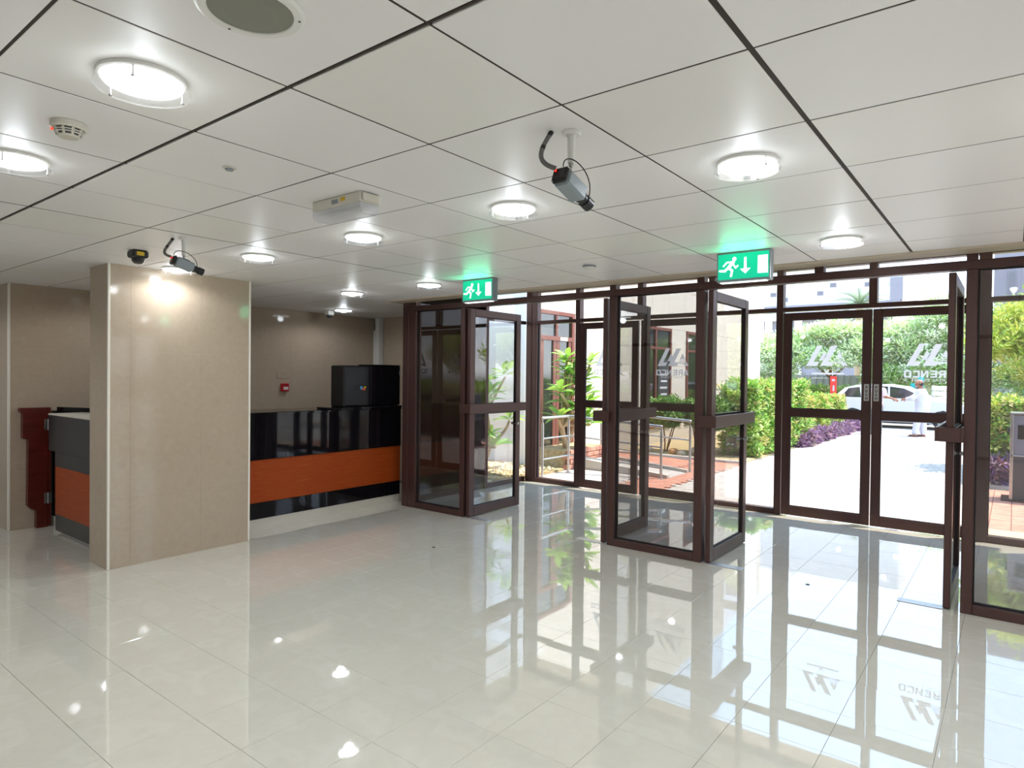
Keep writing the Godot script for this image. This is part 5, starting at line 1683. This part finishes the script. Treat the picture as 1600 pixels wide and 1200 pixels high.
func nets(b: MB, bones: Array, cell: float, k: float) -> void:
	var lo := Vector3.INF
	var hi := -Vector3.INF
	for q in bones:
		var r: float = maxf(q[2], q[3]) + cell * 2.5
		for e in [q[0], q[1]]:
			lo = lo.min(e - Vector3.ONE * r)
			hi = hi.max(e + Vector3.ONE * r)
	var nx := int((hi.x - lo.x) / cell) + 2
	var ny := int((hi.y - lo.y) / cell) + 2
	var nz := int((hi.z - lo.z) / cell) + 2
	var f := PackedFloat32Array()
	f.resize(nx * ny * nz)
	f.fill(1.0)
	for q in bones:
		var r: float = maxf(q[2], q[3]) + k + cell * 2.0
		var mn: Vector3 = (q[0].min(q[1]) - Vector3.ONE * r - lo) / cell
		var mx: Vector3 = (q[0].max(q[1]) + Vector3.ONE * r - lo) / cell
		for z in range(maxi(int(mn.z), 0), mini(int(mx.z) + 1, nz)):
			for y in range(maxi(int(mn.y), 0), mini(int(mx.y) + 1, ny)):
				for x in range(maxi(int(mn.x), 0), mini(int(mx.x) + 1, nx)):
					var d := cone_dist(lo + Vector3(x, y, z) * cell, q[0], q[1], q[2], q[3])
					if d > r: continue
					var i := (z * ny + y) * nx + x
					var e := f[i]
					var h := maxf(k - absf(e - d), 0.0) / k
					f[i] = minf(e, d) - h * h * k * 0.25
	var at := {}
	var sx := 1
	var sy := nx
	var sz := nx * ny
	for z in nz - 1:
		for y in ny - 1:
			for x in nx - 1:
				var i := z * sz + y * sy + x
				var v0 := f[i]
				var mask := 0
				var c := [v0, f[i + sx], f[i + sy], f[i + sx + sy], f[i + sz], f[i + sx + sz], f[i + sy + sz], f[i + sx + sy + sz]]
				for m in 8:
					if c[m] < 0: mask |= 1 << m
				if mask == 0 or mask == 255: continue
				var sum := Vector3.ZERO
				var n := 0
				for e in [[0, 1], [2, 3], [4, 5], [6, 7], [0, 2], [1, 3], [4, 6], [5, 7], [0, 4], [1, 5], [2, 6], [3, 7]]:
					var a: float = c[e[0]]
					var d: float = c[e[1]]
					if (a < 0) == (d < 0): continue
					var u := a / (a - d)
					var p := Vector3(e[0] & 1, (e[0] >> 1) & 1, e[0] >> 2)
					var q := Vector3(e[1] & 1, (e[1] >> 1) & 1, e[1] >> 2)
					sum += p.lerp(q, u)
					n += 1
				var g := Vector3(c[1] - c[0] + c[3] - c[2] + c[5] - c[4] + c[7] - c[6], c[2] - c[0] + c[3] - c[1] + c[6] - c[4] + c[7] - c[5], c[4] - c[0] + c[5] - c[1] + c[6] - c[2] + c[7] - c[3]).normalized()
				at[i] = [lo + (Vector3(x, y, z) + sum / n) * cell, g]
	for i in at:
		var s0: bool = f[i] < 0
		for ax in [[sx, sy, sz], [sy, sz, sx], [sz, sx, sy]]:
			var s1: bool = f[i + ax[0]] < 0
			if s0 == s1: continue
			var q := [at.get(i), at.get(i - ax[1]), at.get(i - ax[1] - ax[2]), at.get(i - ax[2])]
			if q.has(null): continue
			if s0:
				b.smooth(q[0][0], q[1][0], q[2][0], q[0][1], q[1][1], q[2][1])
				b.smooth(q[0][0], q[2][0], q[3][0], q[0][1], q[2][1], q[3][1])
			else:
				b.smooth(q[0][0], q[2][0], q[1][0], q[0][1], q[2][1], q[1][1])
				b.smooth(q[0][0], q[3][0], q[2][0], q[0][1], q[3][1], q[2][1])

func hand(b: MB, wrist: Vector3, dir: Vector3, palm: Vector3, s := 1.0, mirror := 1.0) -> void:
	var d := dir.normalized()
	var nrm := (palm - d * palm.dot(d)).normalized()
	var w := d.cross(nrm) * mirror
	var bones := [[wrist, wrist + d * 0.03 * s, 0.024 * s, 0.026 * s], [wrist + d * 0.03 * s + w * 0.018, wrist + d * 0.085 * s + w * 0.024, 0.015, 0.014], [wrist + d * 0.03 * s - w * 0.018, wrist + d * 0.085 * s - w * 0.024, 0.015, 0.014], [wrist + d * 0.03 * s, wrist + d * 0.088 * s, 0.017, 0.015]]
	for k in 4:
		var o := (1.5 - k) * 0.0175
		var l: float = [0.068, 0.078, 0.074, 0.056][k] * s
		var r := wrist + d * 0.085 * s + w * o
		var m := r + (d + nrm * 0.25).normalized() * l * 0.5
		bones.append([r, m, 0.0088, 0.008])
		bones.append([m, m + (d + nrm * 0.75).normalized() * l * 0.5, 0.008, 0.0068])
	var th := wrist + d * 0.03 * s + w * 0.026
	var tm := th + (d * 0.6 + w * 0.8 + nrm * 0.3).normalized() * 0.034 * s
	bones.append([th, tm, 0.0115, 0.0095])
	bones.append([tm, tm + (d + w * 0.3 + nrm * 0.4).normalized() * 0.03 * s, 0.0095, 0.0075])
	nets(b, bones, 0.006, 0.006)

func head(b: MB, c: Vector3, face: Vector3, s := 1.0) -> void:
	var f := face.normalized()
	var r := f.cross(Vector3.UP).normalized()
	var u := r.cross(f)
	var p := func(x: float, y: float, z: float) -> Vector3: return c + (r * x + u * y + f * z) * s
	var bones := [
		[p.call(0, 0.03, -0.02), p.call(0, 0.02, 0.02), 0.088 * s, 0.078 * s],
		[p.call(0, -0.04, 0.03), p.call(0, -0.075, 0.055), 0.06 * s, 0.034 * s],
		[p.call(-0.035, -0.05, 0.03), p.call(0.035, -0.05, 0.03), 0.04 * s, 0.04 * s],
		[p.call(0, 0.005, 0.088), p.call(0, -0.028, 0.108), 0.011 * s, 0.015 * s],
		[p.call(-0.03, 0.022, 0.078), p.call(0.03, 0.022, 0.078), 0.016 * s, 0.016 * s],
		[p.call(-0.018, -0.058, 0.08), p.call(0.018, -0.058, 0.08), 0.011 * s, 0.011 * s],
		[p.call(-0.083, 0.012, -0.01), p.call(-0.085, -0.025, -0.002), 0.016 * s, 0.011 * s],
		[p.call(0.083, 0.012, -0.01), p.call(0.085, -0.025, -0.002), 0.016 * s, 0.011 * s],
		[p.call(0, -0.05, -0.02), p.call(0, -0.14, -0.035), 0.055 * s, 0.055 * s],
	]
	nets(b, bones, 0.009, 0.016)

func build_people() -> void:
	# the man in white: facing the other person, weight on his far leg, one arm reaching out
	var t := thing("person", "balding bearded man in long white shirt and white trousers, one arm reaching out", "person", Vector3(-2.08, 0, -21.75))
	var hip := Vector3(0.03, 0.82, 0)
	var chest := Vector3(-0.02, 1.18, 0)
	var neck := Vector3(-0.035, 1.34, 0)
	var ls := Vector3(-0.04, 1.28, 0.17)
	var rs := Vector3(0.03, 1.28, -0.17)
	var le := Vector3(-0.2, 1.1, 0.2)
	var lw := Vector3(-0.36, 1.07, 0.1)
	var re := Vector3(0.17, 1.05, -0.16)
	var rw := Vector3(0.15, 0.83, -0.08)
	# seen from the lobby his far hand is the reaching one's twin: knees, ankles, feet
	var lk := Vector3(-0.08, 0.45, 0.09)
	var la := Vector3(-0.13, 0.08, 0.1)
	var rk := Vector3(0.04, 0.44, -0.09)
	var ra := Vector3(0.05, 0.08, -0.09)
	var b := MB.new()
	nets(b, [[hip, chest, 0.13, 0.14], [chest, neck, 0.13, 0.06], [ls, rs, 0.06, 0.06], [ls, le, 0.05, 0.04], [le, lw, 0.039, 0.026], [rs, re, 0.05, 0.04], [re, rw, 0.039, 0.026],
		[hip + Vector3(0, 0, 0.09), lk, 0.088, 0.058], [lk, la, 0.055, 0.036], [hip - Vector3(0, 0, 0.09), rk, 0.088, 0.058], [rk, ra, 0.055, 0.036],
		[la, la + Vector3(-0.03, -0.035, 0), 0.036, 0.03], [la + Vector3(0.03, -0.045, 0), la + Vector3(-0.15, -0.05, 0.01), 0.03, 0.024], [ra + Vector3(0.03, -0.045, 0), ra + Vector3(-0.15, -0.05, 0), 0.03, 0.024], [neck, neck + Vector3(-0.02, 0.1, 0), 0.056, 0.052]], 0.02, 0.05)
	head(b, neck + Vector3(-0.025, 0.17, 0), Vector3(-1, -0.12, 0.25))
	hand(b, lw, Vector3(-1, -0.15, -0.2), Vector3(0, -0.4, -1), 1.0)
	hand(b, rw, Vector3(-0.1, -1, 0.15), Vector3(-1, 0, 0.3), 1.0, -1.0)
	part("body", b, M.skin, t)
	b = MB.new()
	nets(b, [[hip + Vector3(0, 0.02, 0), chest, 0.165, 0.175], [chest, neck - Vector3(0, 0.05, 0), 0.16, 0.085], [ls, rs, 0.08, 0.08], [ls, le, 0.075, 0.068], [le, le.lerp(lw, 0.85), 0.068, 0.055], [rs, re, 0.075, 0.068], [re, re.lerp(rw, 0.85), 0.068, 0.055], [hip + Vector3(0.0, 0.05, 0.03), Vector3(-0.02, 0.56, 0.05), 0.165, 0.15], [hip + Vector3(0.0, 0.05, -0.03), Vector3(0.04, 0.56, -0.05), 0.165, 0.15]], 0.022, 0.05)
	part("long_shirt", b, M.cloth_white, t)
	b = MB.new()
	nets(b, [[hip + Vector3(0, -0.06, 0.085), lk, 0.105, 0.09], [lk, la + Vector3(0, 0.05, 0), 0.09, 0.085], [hip + Vector3(0, -0.06, -0.085), rk, 0.105, 0.09], [rk, ra + Vector3(0, 0.05, 0), 0.09, 0.085]], 0.022, 0.03)
	part("trousers", b, M.cloth_white, t)
	var hc := neck + Vector3(-0.025, 0.17, 0)
	b = MB.new()
	nets(b, [[hc + Vector3(0.075, 0.01, -0.05), hc + Vector3(0.075, 0.01, 0.05), 0.04, 0.04], [hc + Vector3(0.02, 0.0, -0.085), hc + Vector3(0.06, -0.03, -0.07), 0.02, 0.03], [hc + Vector3(0.02, 0.0, 0.085), hc + Vector3(0.06, -0.03, 0.07), 0.02, 0.03]], 0.01, 0.02)
	part("hair", b, M.hair_black, t)
	b = MB.new()
	nets(b, [[hc + Vector3(-0.06, -0.075, -0.035), hc + Vector3(-0.06, -0.075, 0.035), 0.036, 0.036], [hc + Vector3(-0.075, -0.09, 0), hc + Vector3(-0.08, -0.125, 0.01), 0.034, 0.02]], 0.01, 0.02)
	part("beard", b, M.hair_grey, t)
	for a in [la, ra]:
		b = MB.new()
		b.box(a + Vector3(-0.06, -0.074, 0), Vector3(0.27, 0.018, 0.085), 0.008)
		b.box(a + Vector3(-0.11, -0.032, 0), Vector3(0.05, 0.022, 0.078), 0.01)
		part("sandal", b, M.sandal, t)
	# the second person, mostly hidden by the meeting stiles of the logo doors
	t = thing("person", "person in pink shirt hidden behind the meeting door stiles, bare forearms showing", "person", Vector3(-3.2, 0, -21.9))
	hip = Vector3(-0.03, 0.84, 0)
	chest = Vector3(-0.03, 1.2, 0)
	neck = Vector3(-0.02, 1.37, 0)
	ls = Vector3(-0.2, 1.3, 0.02)
	rs = Vector3(0.14, 1.3, 0.02)
	le = Vector3(-0.33, 1.05, 0.02)
	lw = Vector3(-0.4, 0.86, 0.08)
	re = Vector3(0.21, 1.12, 0.05)
	rw = Vector3(0.4, 1.07, 0.08)
	lk = Vector3(-0.12, 0.46, 0.02)
	la = Vector3(-0.12, 0.08, 0)
	rk = Vector3(0.05, 0.46, 0.02)
	ra = Vector3(0.06, 0.08, 0)
	b = MB.new()
	nets(b, [[hip, chest, 0.13, 0.135], [chest, neck, 0.125, 0.058], [ls, rs, 0.06, 0.06], [ls, le, 0.05, 0.042], [le, lw, 0.042, 0.028], [rs, re, 0.05, 0.042], [re, rw, 0.042, 0.028],
		[hip + Vector3(-0.09, 0, 0), lk, 0.09, 0.058], [lk, la, 0.056, 0.036], [hip + Vector3(0.09, 0, 0), rk, 0.09, 0.058], [rk, ra, 0.056, 0.036],
		[la + Vector3(0, -0.045, -0.02), la + Vector3(0.02, -0.05, 0.14), 0.03, 0.024], [ra + Vector3(0, -0.045, -0.02), ra + Vector3(0.04, -0.05, 0.14), 0.03, 0.024], [neck, neck + Vector3(0.01, 0.1, 0), 0.055, 0.052]], 0.02, 0.05)
	head(b, neck + Vector3(0.02, 0.17, 0), Vector3(1, -0.05, 0.2))
	hand(b, lw, Vector3(-0.15, -1, 0.2), Vector3(1, 0, 0), 1.0, 1.0)
	hand(b, rw, Vector3(1, -0.45, 0.1), Vector3(0, -0.5, -0.8), 1.0, -1.0)
	part("body", b, M.skin, t)
	b = MB.new()
	nets(b, [[hip + Vector3(0, -0.05, 0), chest, 0.16, 0.16], [chest, neck - Vector3(0, 0.05, 0), 0.145, 0.08], [ls, rs, 0.078, 0.078], [ls, ls.lerp(le, 0.75), 0.07, 0.066], [rs, rs.lerp(re, 0.75), 0.07, 0.066]], 0.022, 0.05)
	part("shirt", b, M.cloth_pink, t)
	b = MB.new()
	nets(b, [[hip + Vector3(-0.085, -0.04, 0), lk, 0.105, 0.08], [lk, la + Vector3(0, 0.02, 0), 0.078, 0.065], [hip + Vector3(0.085, -0.04, 0), rk, 0.105, 0.08], [rk, ra + Vector3(0, 0.02, 0), 0.078, 0.065]], 0.022, 0.03)
	part("trousers", b, M.cloth_grey, t)
	hc = neck + Vector3(0.02, 0.17, 0)
	b = MB.new()
	nets(b, [[hc + Vector3(-0.03, 0.06, -0.02), hc + Vector3(0.03, 0.07, 0.01), 0.08, 0.07], [hc + Vector3(-0.07, 0.02, 0), hc + Vector3(-0.07, -0.03, 0), 0.055, 0.035]], 0.012, 0.03)
	part("hair", b, M.hair_black, t)
	for a in [la, ra]:
		b = MB.new()
		b.box(a + Vector3(0.01, -0.05, 0.05), Vector3(0.1, 0.06, 0.27), 0.022)
		part("shoe", b, M.sandal, t)
